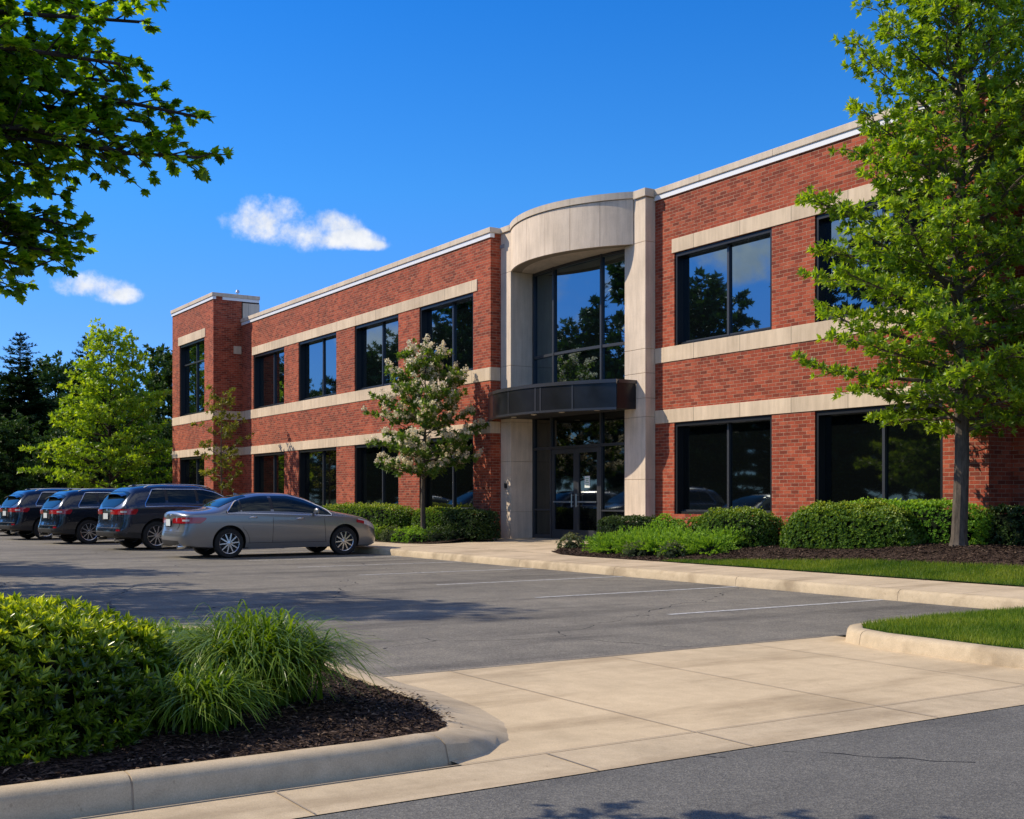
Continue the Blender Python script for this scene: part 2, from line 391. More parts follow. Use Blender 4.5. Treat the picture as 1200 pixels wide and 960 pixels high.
def leaf_object(name, P, D, U, S, W, mat, parent=None, kind='fold', rnd=None, extra=None, origin=(0,0,0)):
    """one mesh of many leaves: base points P, directions D, up vectors U, lengths S, width ratio W"""
    P = np.asarray(P, float) - np.array(origin); D = nrm(np.asarray(D, float)); U = np.asarray(U, float)
    S = np.asarray(S, float)[:, None]; n = len(P)
    R = nrm(np.cross(D, U)); U = nrm(np.cross(R, D))
    if rnd is None: rnd = RNG.random(n)
    if kind == 'fold':
        V = np.stack([P, P + D*S*.45 + R*S*W*.5 + U*S*.09, P + D*S - U*S*.08, P + D*S*.45 - R*S*W*.5 + U*S*.09], 1)
        k = 4; F = np.array([[0,1,2],[0,2,3]])
    elif kind == 'needle':
        V = np.stack([P - R*S*W*.5, P + R*S*W*.5, P + D*S], 1); k = 3; F = np.array([[0,1,2]])
    elif kind == 'lobed':
        V = np.stack([P + R*S*x*W*2 + D*S*y - U*S*(x*x*.5 + y*y*.12) for x, y in LOBED], 1); k = len(LOBED)
        c = k; V = np.concatenate([V, (P + D*S*.45)[:, None]], 1); k += 1
        F = np.array([[i, (i+1) % (k-1), k-1] for i in range(k-1)])
    elif kind == 'petal':
        V = np.stack([P - R*S*.5, P + R*S*.5, P + R*S*.5 + D*S, P - R*S*.5 + D*S], 1); k = 4; F = np.array([[0,1,2],[0,2,3]])
    nf = len(F)
    verts = V.reshape(-1, 3); faces = (F[None] + (np.arange(n)*k)[:, None, None]).reshape(-1, 3)
    fr = np.repeat(rnd, nf); mi = np.zeros(len(faces), np.int32)
    mats = [mat]
    if extra is not None:           # (verts, faces, material): inner core
        ev, ef, em = extra; ev = np.asarray(ev, float) - np.array(origin)
        ef = np.asarray(ef) + len(verts); verts = np.concatenate([verts, ev]); faces = np.concatenate([faces, ef])
        fr = np.concatenate([fr, np.zeros(len(ef))]); mi = np.concatenate([mi, np.ones(len(ef), np.int32)]); mats.append(em)
    me = bpy.data.meshes.new(name)
    me.vertices.add(len(verts)); me.vertices.foreach_set('co', verts.ravel().astype(np.float32))
    me.loops.add(len(faces)*3); me.loops.foreach_set('vertex_index', faces.ravel().astype(np.int32))
    me.polygons.add(len(faces)); me.polygons.foreach_set('loop_start', np.arange(0, len(faces)*3, 3, dtype=np.int32))
    me.polygons.foreach_set('material_index', mi)
    a = me.attributes.new('rnd', 'FLOAT', 'FACE'); a.data.foreach_set('value', fr.astype(np.float32))
    me.update(); me.validate()
    return link(name, me, mats, parent, origin if parent is None else (0,0,0))

class Leaves:
    def __init__(s): s.P=[]; s.D=[]; s.U=[]; s.S=[]; s.r=[]
    def add(s, p, d, u, sz, r=None): s.P.append(p); s.D.append(d); s.U.append(u); s.S.append(sz); s.r.append(random.random() if r is None else r)
    def rosette(s, p, axis, sz, n=6, spread=.9, tone=None, upness=.4):
        axis = Vector(axis).normalized(); a = axis.orthogonal().normalized(); b = axis.cross(a); t0 = random.random()*6.3
        for i in range(n):
            t = t0 + i*6.283/n + random.uniform(-.3,.3)
            side = a*math.cos(t) + b*math.sin(t); sp = spread*random.uniform(.6,1.3)
            d = (axis + side*sp).normalized()
            u = (axis - side*.5 + Vector((0,0,upness))).normalized()
            rr = random.random() if tone is None else min(1, max(0, tone + random.uniform(-.25,.25)))
            s.add(tuple(Vector(p) + side*sz*.05), tuple(d), tuple(u), sz*random.uniform(.7,1.15), rr)
    def build(s, name, W, mat, parent, kind='fold', origin=(0,0,0), extra=None):
        return leaf_object(name, s.P, s.D, s.U, s.S, W, mat, parent, kind, np.array(s.r), extra, origin)

def hvec(az, el): return Vector((math.cos(az)*math.cos(el), math.sin(az)*math.cos(el), math.sin(el)))

def make_tree(name, label, cat, loc, H, r0, z0, env, nl, leaf, mat_l, mat_b, el=(10,65), twig=.55, step=.22, leafn=6, sub=2,
              group=None, seed=1, W=.45, kind='fold', blossoms=0, fork=False, trunk_lean=(0,0), droop=.1, density=1.0, top_tone=.25):
    random.seed(seed)
    root = empty(name, loc, label, cat, group)
    wood = MB(); lv = Leaves(); bl = Leaves()
    def tr(h):
        t = h/H; return Vector((trunk_lean[0]*t + .03*math.sin(h*1.3+seed), trunk_lean[1]*t + .03*math.cos(h*1.1+seed), h))
    def rad_at(h): return max(.008, r0*(1 - .93*(h/H))**.9)
    hs = [0, .06, .2] + [H*(i+1)/14 for i in range(14)]
    wood.tube([tr(h) - Vector((0,0,.12 if h == 0 else 0)) for h in hs], [rad_at(h)*(1.45 if h == 0 else 1.2 if h < .1 else 1) for h in hs], 10)
    for i in range(nl):
        t = (i + random.uniform(.1,.9))/nl; h = z0 + (H*.97 - z0)*t
        L = env(t)*random.uniform(.78,1.12); az = i*2.39996 + random.uniform(-.35,.35)
        e = rad(el[0] + (el[1]-el[0])*t + random.uniform(-8,8))
        d = hvec(az, e); p = tr(h); pts = [p.copy()]; n = 6
        Lr = L/max(.35, math.cos(e))
        for k in range(n):
            s = (k+1)/n
            dd = d + Vector((random.uniform(-.16,.16), random.uniform(-.16,.16), .22*(s-.35) - droop*s*s*2)); dd.normalize()
            p = p + dd*(Lr/n); pts.append(p.copy())
        rb = min(rad_at(h)*.55, .012 + L*.014)
        wood.tube(pts, [rb*(1-.88*k/n) for k in range(n+1)], 5, cap=False)
        def at(s):
            x = s*n; k = min(n-1, int(x)); return pts[k].lerp(pts[k+1], x-k), (pts[k+1]-pts[k]).normalized()
        s = .18 + .12*random.random() if L > .8 else .1; sgn = 1
        while s <= 1.0:
            q, td = at(s); sgn = -sgn
            for kk in range(1 if s < .98 else 2):
                a2 = rad(random.uniform(28,72))*sgn*(1 if s < .95 else .4); dirh = Vector((td.x*math.cos(a2)-td.y*math.sin(a2), td.x*math.sin(a2)+td.y*math.cos(a2), td.z*.5 + random.uniform(-.25,.40))).normalized()
                tl = twig*(1.15-.55*s)*random.uniform(.6,1.2)
                e1 = q + dirh*tl*.55 + Vector((0,0,random.uniform(-.04,.06))); e2 = q + dirh*tl + Vector((0,0,random.uniform(-.08,.10)))
                wood.tube([q, e1, e2], [rb*.28+.002, rb*.18+.0015, .0015], 3, cap=False)
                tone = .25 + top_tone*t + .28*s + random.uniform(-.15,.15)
                heads = [(e2, dirh), (e1, (dirh + Vector((0,0,.3))).normalized())]
                for j in range(sub):
                    u = random.uniform(.25,.95); b0 = q.lerp(e2, u); a3 = random.choice((-1,1))*rad(random.uniform(35,80))
                    sd = Vector((dirh.x*math.cos(a3)-dirh.y*math.sin(a3), dirh.x*math.sin(a3)+dirh.y*math.cos(a3), random.uniform(-.35,.45))).normalized()
                    b1 = b0 + sd*tl*random.uniform(.25,.5); wood.tube([b0, b1], [.003,.0012], 3, cap=False); heads.append((b1, sd))
                for hp, hd in heads:
                    if random.random() > density: continue
                    ax = (hd + Vector((0,0,random.uniform(-.1,.5)))).normalized()
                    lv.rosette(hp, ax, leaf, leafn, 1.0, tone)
                    # leaves back along the shoot
                    for j in range(2):
                        c = hp - hd*leaf*(.5+.6*j) + Vector((0,0,random.uniform(-.02,.02))); a4 = random.uniform(0,6.28)
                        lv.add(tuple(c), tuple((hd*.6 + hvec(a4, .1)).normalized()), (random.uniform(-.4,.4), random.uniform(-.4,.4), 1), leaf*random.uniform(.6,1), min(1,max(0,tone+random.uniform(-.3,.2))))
                    if blossoms and random.random() < blossoms:
                        for j in range(46):
                            o = Vector((random.gauss(0,.035), random.gauss(0,.035), random.gauss(.06,.03)))
                            o = o + (ax+Vector((0,0,.6)))*random.uniform(0,.13)
                            bl.add(tuple(Vector(hp)+o), tuple(hvec(random.uniform(0,6.3), random.uniform(-.5,1.3))), tuple(hvec(random.uniform(0,6.3), random.uniform(.1,1))), random.uniform(.026,.046))
            s += step/max(L,.3)*random.uniform(.75,1.25)
    wood.build('trunk', mat_b, root, smooth=True, o=(0,0,0), fix=False)
    lv.build('crown', W, mat_l, root, kind)
    if blossoms: bl.build('blossoms', 1, M['petal'], root, 'petal')
    return root

def make_conifer(name, label, loc, H, R, seed=1, group=None, z0=.06, mat=None, nwh=34, fat=.75):
    random.seed(seed); root = empty(name, loc, label, 'tree', group)
    wood = MB(); lv = Leaves()
    wood.tube([(0,0,-.2),(0,0,H*.5),(0,0,H)], [H*.014+.05, H*.009+.02, .015], 8)
    for i in range(nwh):
        t = (i+.5)/nwh; h = H*(z0 + (1-z0)*t**.95); Rr = R*(1-t)**fat*random.uniform(.8,1.12) + .12
        nb = int(5 + 4*(1-t))
        for j in range(nb):
            az = j*6.283/nb + i*1.3 + random.uniform(-.25,.25); L = Rr*random.uniform(.72,1.1)
            e = rad(28*t + 2 + random.uniform(-8,8)); d = hvec(az, e); side = Vector((-math.sin(az), math.cos(az), 0))
            tip = Vector((0,0,h)) + d*L + Vector((0,0,-.12*L)); 
            wood.tube([(0,0,h), tip], [.02*(1-t)+.008, .004], 3, cap=False)
            m = max(4, int(L/.20))
            for k in range(m):
                s = (k+.8)/m; c = Vector((0,0,h)).lerp(tip, s); w = (1.05-s)*L*.40 + .14
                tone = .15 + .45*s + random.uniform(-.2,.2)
                for sg in (-1, 1):
                    dd = (d*.8 + side*sg*random.uniform(.5,1.2) + Vector((0,0,random.uniform(-.30,.18)))).normalized()
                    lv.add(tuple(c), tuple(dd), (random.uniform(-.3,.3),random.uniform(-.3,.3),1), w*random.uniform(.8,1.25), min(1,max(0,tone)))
                    c2 = c + dd*w*.4
                    for q in range(3):
                        d3 = (dd + Vector((random.uniform(-.7,.7), random.uniform(-.7,.7), random.uniform(-.5,.35)))).normalized()
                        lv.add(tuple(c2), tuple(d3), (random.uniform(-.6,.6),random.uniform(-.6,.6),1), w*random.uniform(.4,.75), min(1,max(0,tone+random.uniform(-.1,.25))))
                if random.random() < .5: lv.add(tuple(c), tuple((d+Vector((0,0,.5))).normalized()), (side.x,side.y,.2), .25, min(1,max(0,tone+.2)))
            lv.rosette(tip, d, .22, 4, .6, .6)
    for k in range(10): lv.add((0,0,H-.1*k), tuple(hvec(random.random()*6.3,.9)), (0,0,1), .25+.05*k, .5)
    wood.build('trunk', M['bark_dark'], root, smooth=True, o=(0,0,0), fix=False)
    lv.build('crown', .22, mat or M['leaf_conifer'], root)
    return root

def supershape(a, b, h, p, nu=18, nv=9, sc=.8, zc=0, seed=0):
    """closed inner core of a bush, base at z=0"""
    vs = []; fs = []
    for i in range(nv):
        ph = math.pi/2*i/(nv-1)
        for j in range(nu):
            th = 2*math.pi*j/nu
            x, y, z = math.cos(th)*math.cos(ph), math.sin(th)*math.cos(ph), math.sin(ph)
            q = (abs(x)**p + abs(y)**p + abs(z)**p)**(-1/p)
            vs.append((x*q*a*sc, y*q*b*sc, z*q*h*sc))
    for i in range(nv-1):
        for j in range(nu):
            k = (j+1) % nu; A, B, Cc, Dd = i*nu+j, i*nu+k, (i+1)*nu+k, (i+1)*nu+j
            fs += [(A,B,Cc),(A,Cc,Dd)]
    return np.array(vs), fs

def make_bush(name, label, cat, loc, a, b, h, leaf, n, mat, p=2.6, W=.5, rz=0, group=None, seed=1, lobes=.10, rosn=5, sprout=.06, kind='fold', core=.84, tone0=.30, build=True):
    random.seed(seed); lv = Leaves(); ph1, ph2, ph3 = (random.uniform(0,6.3) for _ in range(3))
    for i in range(n):
        # rough area weighting by rejection-free cube directions
        while True:
            v = Vector((random.uniform(-1,1), random.uniform(-1,1), random.uniform(-.05,1)))
            if .1 < v.length < 1: break
        v.normalize(); q = (abs(v.x)**p + abs(v.y)**p + abs(v.z)**p)**(-1/p)
        P = Vector((v.x*q*a, v.y*q*b, v.z*q*h))
        lob = 1 + lobes*(math.sin(P.x*9/max(a,.3)*.6+ph1)*math.sin(P.y*8/max(b,.3)*.5+ph2) + .6*math.sin(P.x*14+ph3+P.z*11))
        dep = random.random()**.6; P = P*lob*(.86 + .14*dep)
        g = Vector((abs(v.x*q)**(p-1)*(1 if v.x > 0 else -1)/a, abs(v.y*q)**(p-1)*(1 if v.y > 0 else -1)/b, abs(v.z*q)**(p-1)/h)).normalized()
        ax = (g + Vector((random.uniform(-.5,.5), random.uniform(-.5,.5), random.uniform(0,.6)))).normalized()
        if random.random() < sprout and g.z > .3: P = P + ax*leaf*random.uniform(.3,1.2)
        tone = tone0 - .06 + .45*(dep-.5) + .42*max(0, g.z)*(P.z/h) + .10*math.sin(P.x*7+ph1)*math.sin(P.y*6+ph3) + random.uniform(-.12,.12)  # gap shade put into the leaf tone: deeper and lower leaves darker
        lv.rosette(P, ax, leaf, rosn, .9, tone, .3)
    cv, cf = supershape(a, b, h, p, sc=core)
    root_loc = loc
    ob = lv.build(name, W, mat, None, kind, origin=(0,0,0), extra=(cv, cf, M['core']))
    ob.location = root_loc; ob.rotation_euler = (0,0,rz)
    return tag(ob, label, cat, group)

# ---------------------------------------------------------------- ground
def sheet(name, x0, x1, y0, y1, z, mat, sub=1):
    mb = MB(); mb.add([(x0,y0,z),(x1,y0,z),(x1,y1,z),(x0,y1,z)], [(0,1,2,3)]); return tag(mb.build(name, mat, fix=False), kind='structure')

sheet('ground', -900, 700, -700, 900, -.05, M['turf'])
sheet('parking_lot', -80, -8.0, -14, 12.62, 0, M['lot'])
sheet('road', -4.66, 4.2, -120, 160, 0, M['road'])
sheet('apron', -8.0, -5.13, 3.0, 8.9, .002, M['apron'])
sheet('gutter', -5.13, -4.66, -60, 90, .004, M['kerb'])
jb = MB()
def jline(x0, x1, y0, y1, z=.008): jb.add([(x0,y0,z),(x1,y0,z),(x1,y1,z),(x0,y1,z)], [(0,1,2,3)])
jline(-5.138,-5.126,-40,60,.009)
for y in (4.55, 6.12, 7.72): jline(-7.99,-5.14, y-.004, y+.004, .007)
jline(-8.012,-7.994, 3.6, 8.7, .009)
for y in (-4,-1,.5,2.0,3.5,4.55,6.1,7.7,9.3,12,15,18): jline(-5.12,-4.67, y-.005, y+.005, .010)
tag(jb.build('expansion_joints', M['joint'], fix=False), kind='structure')

# painted stall lines
pl = MB()
for x in (-10.5,-13.27,-16.05,-18.82,-21.6,-24.37,-27.9,-30,-33.2,-35,-38.5,-43.6):
    pl.add([(x-.05,8.9,.004),(x+.05,8.9,.004),(x+.05,12.6,.004),(x-.05,12.6,.004)], [(0,1,2,3)])
tag(pl.build('painted_markings', M['line'], fix=False), kind='structure')

def sweep_kerb(name, path, prof_fn, mat, gaps=(), gapw=.010):
    """path: inner (planting side) points; prof_fn(s)-> [(outward offset, z)]; outward is to the left of travel"""
    P = [Vector((x,y,0)) for x,y in path]; mb = MB()
    cum = [0]
    for a, b in zip(P, P[1:]): cum.append(cum[-1] + (b-a).length)
    L = cum[-1]; samp = sorted(set([0.0, L] + cum + [i*.15 for i in range(int(L/.15)+1)]))
    cuts = [c for c in gaps if 0 < c < L]
    segs = []; lo = 0
    for c in cuts: segs.append((lo, c-gapw/2)); lo = c+gapw/2
    segs.append((lo, L))
    def at(s):
        for i in range(len(P)-1):
            if s <= cum[i+1] + 1e-9:
                t = (s-cum[i])/max(1e-9, cum[i+1]-cum[i]); return P[i].lerp(P[i+1], t)
        return P[-1]
    def nor(s):
        d = at(min(L, s+.12)) - at(max(0, s-.12)); d.normalize(); return Vector((-d.y, d.x, 0))
    for a, b in segs:
        ss = [a] + [s for s in samp if a+.01 < s < b-.01] + [b]; rows = []
        for s in ss:
            p = at(s); n = nor(s); rows.append([tuple(p + n*o + Vector((0,0,z))) for o, z in prof_fn(s)])
        mb.grid(rows)
        k = len(rows[0]); n0 = len(mb.v) - len(ss)*k
        mb.f.append(tuple(n0+i for i in range(k))); mb.m.append(0); mb.f.append(tuple(n0+(len(ss)-1)*k+i for i in range(k))[::-1]); mb.m.append(0)
    for c in cuts:                                    # dark joint filler just below the surface
        p = at(c); n = nor(c); t = Vector((n.y,-n.x,0)); pr = prof_fn(c)
        rows = [[tuple(p + t*w + n*(o*.985) + Vector((0,0,max(-.02, z-.006)))) for o, z in pr] for w in (-.006,.006)]
        mb.grid(rows, 1)
    o = mb.build(name, [mat, M['joint']], smooth=True); return tag(o, kind='structure')

KP = [(-.015,-.05),(-.015,.118),(0,.132),(.02,.138),(.09,.135),(.125,.122),(.145,.095),(.165,-.02)]
# main kerb along the pavement (faces the lot, -Y): travel -X -> +X has left = +Y, so travel towards -X
sweep_kerb('kerb', [(-7.95,12.80),(-80,12.80)], lambda s: [(o, z*1.1) for o, z in KP], M['kerb'], [2.35+3.05*i for i in range(23)])
# left planting island: full kerb along the road, broad dished nose beside the apron, kerb again on the lot side
isl = [(-5.36,-9.0),(-5.36,2.60),(-5.39,2.85),(-5.50,3.06),(-5.72,3.24),(-6.1,3.42),(-6.55,3.54),(-7.2,3.60),(-8.3,3.60),(-10.6,3.55),(-11.1,3.4),(-11.38,3.05),(-11.45,2.6),(-11.45,-9.0)]
isl = [(x,y) for x,y in isl]
cumn = [0]
for a, b in zip(isl, isl[1:]): cumn.append(cumn[-1] + math.hypot(b[0]-a[0], b[1]-a[1]))
def isl_prof(s):
    # w: how far the nose is dished out instead of kerbed
    w = interp(s, [(cumn[2],0),(cumn[4],.8),(cumn[5],1),(cumn[7],1),(cumn[8]-.2,.35),(cumn[9],0)])
    dish = [(-.015,-.05),(-.015,.066),(.02,.068),(.06,.063),(.12,.050),(.22,.028),(.33,.010),(.42,-.004)]
    return [(a[0]*(1-w)+b[0]*w, a[1]*(1-w)+b[1]*w) for a, b in zip(KP, dish)]
# outward = right of travel here, so reverse the path (left of reversed travel)
Ltot = cumn[-1]
sweep_kerb('kerb', isl[::-1], lambda s: isl_prof(Ltot-s), M['kerb'], sorted([Ltot-(9.0+v) for v in (-7.0,-4.0,-1.2,1.38,2.92)] + [Ltot-cumn[7], 3.0, 6.0, 9.0]))
risl = [(-7.78,13.0),(-7.78,9.35),(-7.70,8.95),(-7.5,8.72),(-7.1,8.6),(-5.9,8.56),(-5.55,8.62),(-5.36,8.9),(-5.36,40)]
def ris_prof(s): return [(o, z*interp(s, [(0,.5),(.6,1)])) for o, z in KP]
rl = sum(math.hypot(b[0]-a[0], b[1]-a[1]) for a, b in zip(risl, risl[1:]))
sweep_kerb('kerb', risl, lambda s: [(-o, z) for o, z in ris_prof(s)], M['kerb'], (4.55, 6.4, 9.4, 12.4, 15.4))

def noise2(x, y, s=1): return math.sin(x*1.7*s+1.3)*math.cos(y*2.1*s+.4)*.5 + math.sin(x*4.3*s-y*3.1*s)*.3 + math.sin(x*9.1*s+2)*math.sin(y*8.3*s)*.2
def bedz(x, y):
    A = interp(x, [(-60,.20),(-28,.25),(-26,.18),(-21,.10),(-18,.18),(-13,.38),(-5,.38)])
    t = min(1, max(0, (y-14.0)/2.5)); t = t*t*(3-2*t)
    return .175 + A*t
def walkz(y): return interp(y, [(12.7,.148),(14.1,.175),(18.6,.285)])

# pavement and entrance plaza
mb = MB(); ys = [12.79+i*.2 for i in range(7)] + [14.12]
mb.grid([[(x, y, walkz(y)) for x in (-80,-60,-40,-20,-5.2)] for y in ys])
tag(mb.build('pavement', M['walk'], fix=False), kind='structure')
mb = MB(); mb.grid([[(x, y, walkz(y)+.002) for x in [-27.6+i*.5 for i in range(16)]] for y in [14.12+i*.25 for i in range(18)]])
tag(mb.build('entrance_plaza', M['walk'], fix=False), kind='structure')
jb = MB()
for x in [-7.9-1.53*i for i in range(47)]:
    jb.add([(x-.005,12.81,walkz(12.8)+.004),(x+.005,12.81,walkz(12.8)+.004),(x+.005,14.1,walkz(14.1)+.004),(x-.005,14.1,walkz(14.1)+.004)], [(0,1,2,3)])
for y in (14.125,15.6,17.0): jb.add([(-26.8,y-.004,walkz(y)+.007),(-20.3,y-.004,walkz(y)+.007),(-20.3,y+.004,walkz(y)+.007),(-26.8,y+.004,walkz(y)+.007)], [(0,1,2,3)])
for x in (-25.4,-23.3,-21.5): jb.add([(x-.005,14.13,walkz(14.13)+.007),(x+.005,14.13,walkz(14.13)+.007),(x+.005,17.9,walkz(17.9)+.007),(x-.005,17.9,walkz(17.9)+.007)], [(0,1,2,3)])
tag(jb.build('pavement_joints', M['joint'], fix=False), kind='structure')

def in_poly(x, y, poly):
    c = False; n = len(poly)
    for i in range(n):
        x1, y1 = poly[i]; x2, y2 = poly[(i+1) % n]
        if (y1 > y) != (y2 > y) and x < (x2-x1)*(y-y1)/(y2-y1)+x1: c = not c
    return c

def terrain(name, poly, zf, mat, step=.2, sub=None):
    """triangulated sheet inside a polygon draped on zf"""
    xs = [p[0] for p in poly]; ysl = [p[1] for p in poly]
    bm = bmesh.new(); vs = [bm.verts.new((x,y,0)) for x,y in poly]; bm.faces.new(vs)
    x = min(xs)+step
    while x < max(xs):
        bmesh.ops.bisect_plane(bm, geom=bm.verts[:]+bm.edges[:]+bm.faces[:], plane_co=(x,0,0), plane_no=(1,0,0)); x += step
    y = min(ysl)+step
    while y < max(ysl):
        bmesh.ops.bisect_plane(bm, geom=bm.verts[:]+bm.edges[:]+bm.faces[:], plane_co=(0,y,0), plane_no=(0,1,0)); y += step
    for v in bm.verts: v.co.z = zf(v.co.x, v.co.y)
    for f in bm.faces:
        f.smooth = True
        if f.normal.z < 0: f.normal_flip()
    me = bpy.data.meshes.new(name); bm.to_mesh(me); bm.free()
    return tag(link(name, me, mat), kind='structure')

RBED = [(-20.2,14.15),(-19.4,14.02),(-17.0,14.1),(-16.4,14.35),(-15.4,14.7),(-13,15.1),(-9,15.25),(-5.4,15.25),(-5.4,18.8),(-12.9,18.8),(-21.2,18.2),(-21.9,17.6),(-22.0,16.4),(-21.6,15.2),(-21.0,14.5)]
LAWN = [(-17.0,14.1),(-5.3,14.1),(-5.4,15.25),(-9,15.25),(-13,15.1),(-15.4,14.7),(-16.4,14.35)]
LBED = [(-80,14.1),(-27.2,14.12),(-26.3,14.4),(-26.2,15.0),(-26.6,16.0),(-27.0,16.6),(-27.36,16.95),(-80,16.95)]
terrain('mulch_bed', RBED, lambda x,y: bedz(x,y)+.012*noise2(x,y,2.2)+.012, M['mulch'], .25)
terrain('mulch_bed', LBED, lambda x,y: bedz(x,y)+.012*noise2(x,y,2.2)+.012, M['mulch'], .4)
terrain('lawn', LAWN, lambda x,y: bedz(x,y)+.015, M['turf'], .3)
RISL = [(-7.78,13.0),(-7.78,9.35),(-7.70,8.95),(-7.5,8.72),(-7.1,8.6),(-5.9,8.56),(-5.55,8.62),(-5.36,8.9),(-5.36,12.8),(-7.78,12.8)]
terrain('lawn', [(-7.78,12.78)]+RISL[1:8]+[(-5.36,12.78)], lambda x,y: .13+.03*math.exp(-((x+6.5)**2+(y-10.6)**2)/2), M['turf'], .3)
ISLP = [(-5.36,-9.0)] + isl[1:13] + [(-11.45,-9.0)]
def islz(x, y):
    e = min(min(abs(x+5.36), abs(x+11.45)), max(.0, 3.6-y)); dip = max(0, min(1, (y-2.75)/.55))*max(0, min(1, (x+8.3)/.6)); return .10 - .045*dip + .05*min(1, e/.8) + .010*noise2(x,y,3)*min(1, e/.15)
MUL_SPLIT = -9.3
terrain('mulch_bed', [p for p in ISLP if p[0] > MUL_SPLIT] + [(MUL_SPLIT,3.59),(MUL_SPLIT,-9.0)], islz, M['mulch'], .12)
terrain('lawn', [(MUL_SPLIT,-9.0),(MUL_SPLIT,3.59)] + [p for p in ISLP if p[0] < MUL_SPLIT], islz, M['turf'], .3)
# wide lawn south of the lot and beyond
sheet('lawn', -80, -5.4, -90, -14, -.01, M['turf'])

# ---------------------------------------------------------------- lawn blades / mulch chips (stuff)
def scatter(poly, n, seed):
    r = np.random.default_rng(seed); xs = [p[0] for p in poly]; ys_ = [p[1] for p in poly]; out = []
    while len(out) < n:
        x = r.uniform(min(xs), max(xs)); y = r.uniform(min(ys_), max(ys_))
        if in_poly(x, y, poly): out.append((x, y))
    return out
def blades(poly, n, zf, h, seed, w=.10):
    pts = scatter(poly, n, seed); r = np.random.default_rng(seed+1); m = len(pts)
    P = np.array([(x, y, zf(x,y)-.005) for x, y in pts]); D = np.stack([r.normal(0,.35,m), r.normal(0,.35,m), np.ones(m)], 1)
    U = np.stack([r.normal(0,1,m), r.normal(0,1,m), np.zeros(m)+.01], 1)
    tone = np.clip(.5 + .38*np.array([noise2(x,y,.9) for x,y in pts]) + .15*np.array([noise2(x+5,y,3.1) for x,y in pts]) + r.normal(0,.22,m), 0, 1)
    o = leaf_object('grass', P, D, U, r.uniform(.6,1.25,m)*h, w, M['blade'], None, 'needle', tone)
    return tag(o, kind='stuff')
blades([(-16.9,14.13),(-5.4,14.13),(-5.4,15.27),(-9,15.27),(-13,15.12),(-15.4,14.72),(-16.4,14.37)], 50000, lambda x,y: bedz(x,y)+.012, .060, 3, .13)
blades([(-7.78,12.7),(-7.78,9.35),(-7.70,8.95),(-7.5,8.74),(-7.1,8.63),(-5.9,8.59),(-5.5,8.65),(-5.38,8.9),(-5.38,12.7)], 60000, lambda x,y: .125+.03*math.exp(-((x+6.5)**2+(y-10.6)**2)/2), .062, 5, .11)
blades([(MUL_SPLIT,-1),(MUL_SPLIT,3.57),(-10.6,3.53),(-11.1,3.38),(-11.36,3.05),(-11.4,2.6),(-11.4,-1)], 22000, islz, .075, 8, .12)

def chips(poly, n, zf, s0, s1, seed):
    pts = scatter(poly, n, seed); r = np.random.default_rng(seed+1); m = len(pts)
    P = np.array([(x, y, zf(x,y)+r.uniform(.000,.010)) for x, y in pts]); az = r.uniform(0,6.283,m); e = r.normal(0,.22,m)
    D = np.stack([np.cos(az)*np.cos(e), np.sin(az)*np.cos(e), np.sin(e)], 1); U = np.stack([r.normal(0,.35,m), r.normal(0,.35,m), np.ones(m)], 1)
    o = leaf_object('mulch_chips', P, D, U, r.uniform(s0,s1,m), .34, M['chips'], None, 'fold', r.random(m)**1.3)
    return tag(o, kind='stuff')
chips([p for p in ISLP if p[0] > MUL_SPLIT and p[1] > -3] + [(MUL_SPLIT,3.5),(MUL_SPLIT,-1),(-5.38,-1)], 42000, islz, .015, .055, 21)
chips(RBED, 30000, lambda x,y: bedz(x,y)+.014, .03, .085, 31)
chips([(-46,14.14),(-27.2,14.16),(-26.4,14.4),(-26.3,15.0),(-27.4,16.9),(-46,16.9)], 14000, lambda x,y: bedz(x,y)+.014, .03, .09, 41)
# stray chips and grit on the dished nose
r_ = np.random.default_rng(77); k_ = 160
tt = r_.uniform(cumn[2], cumn[7], k_)
def isl_at(s):
    for i in range(len(isl)-1):
        if s <= cumn[i+1]:
            t = (s-cumn[i])/(cumn[i+1]-cumn[i]); return (isl[i][0]+(isl[i+1][0]-isl[i][0])*t, isl[i][1]+(isl[i+1][1]-isl[i][1])*t)
P_ = [(isl_at(s)[0]+r_.uniform(-.06,.07), isl_at(s)[1]+r_.uniform(-.04,.08), .074) for s in tt]
tag(leaf_object('mulch_chips', P_, np.stack([np.cos(tt*50), np.sin(tt*50), 0*tt], 1), np.array([(0,0,1.)]*k_), r_.uniform(.012,.04,k_), .35, M['chips'], None, 'fold', r_.random(k_)), kind='stuff')

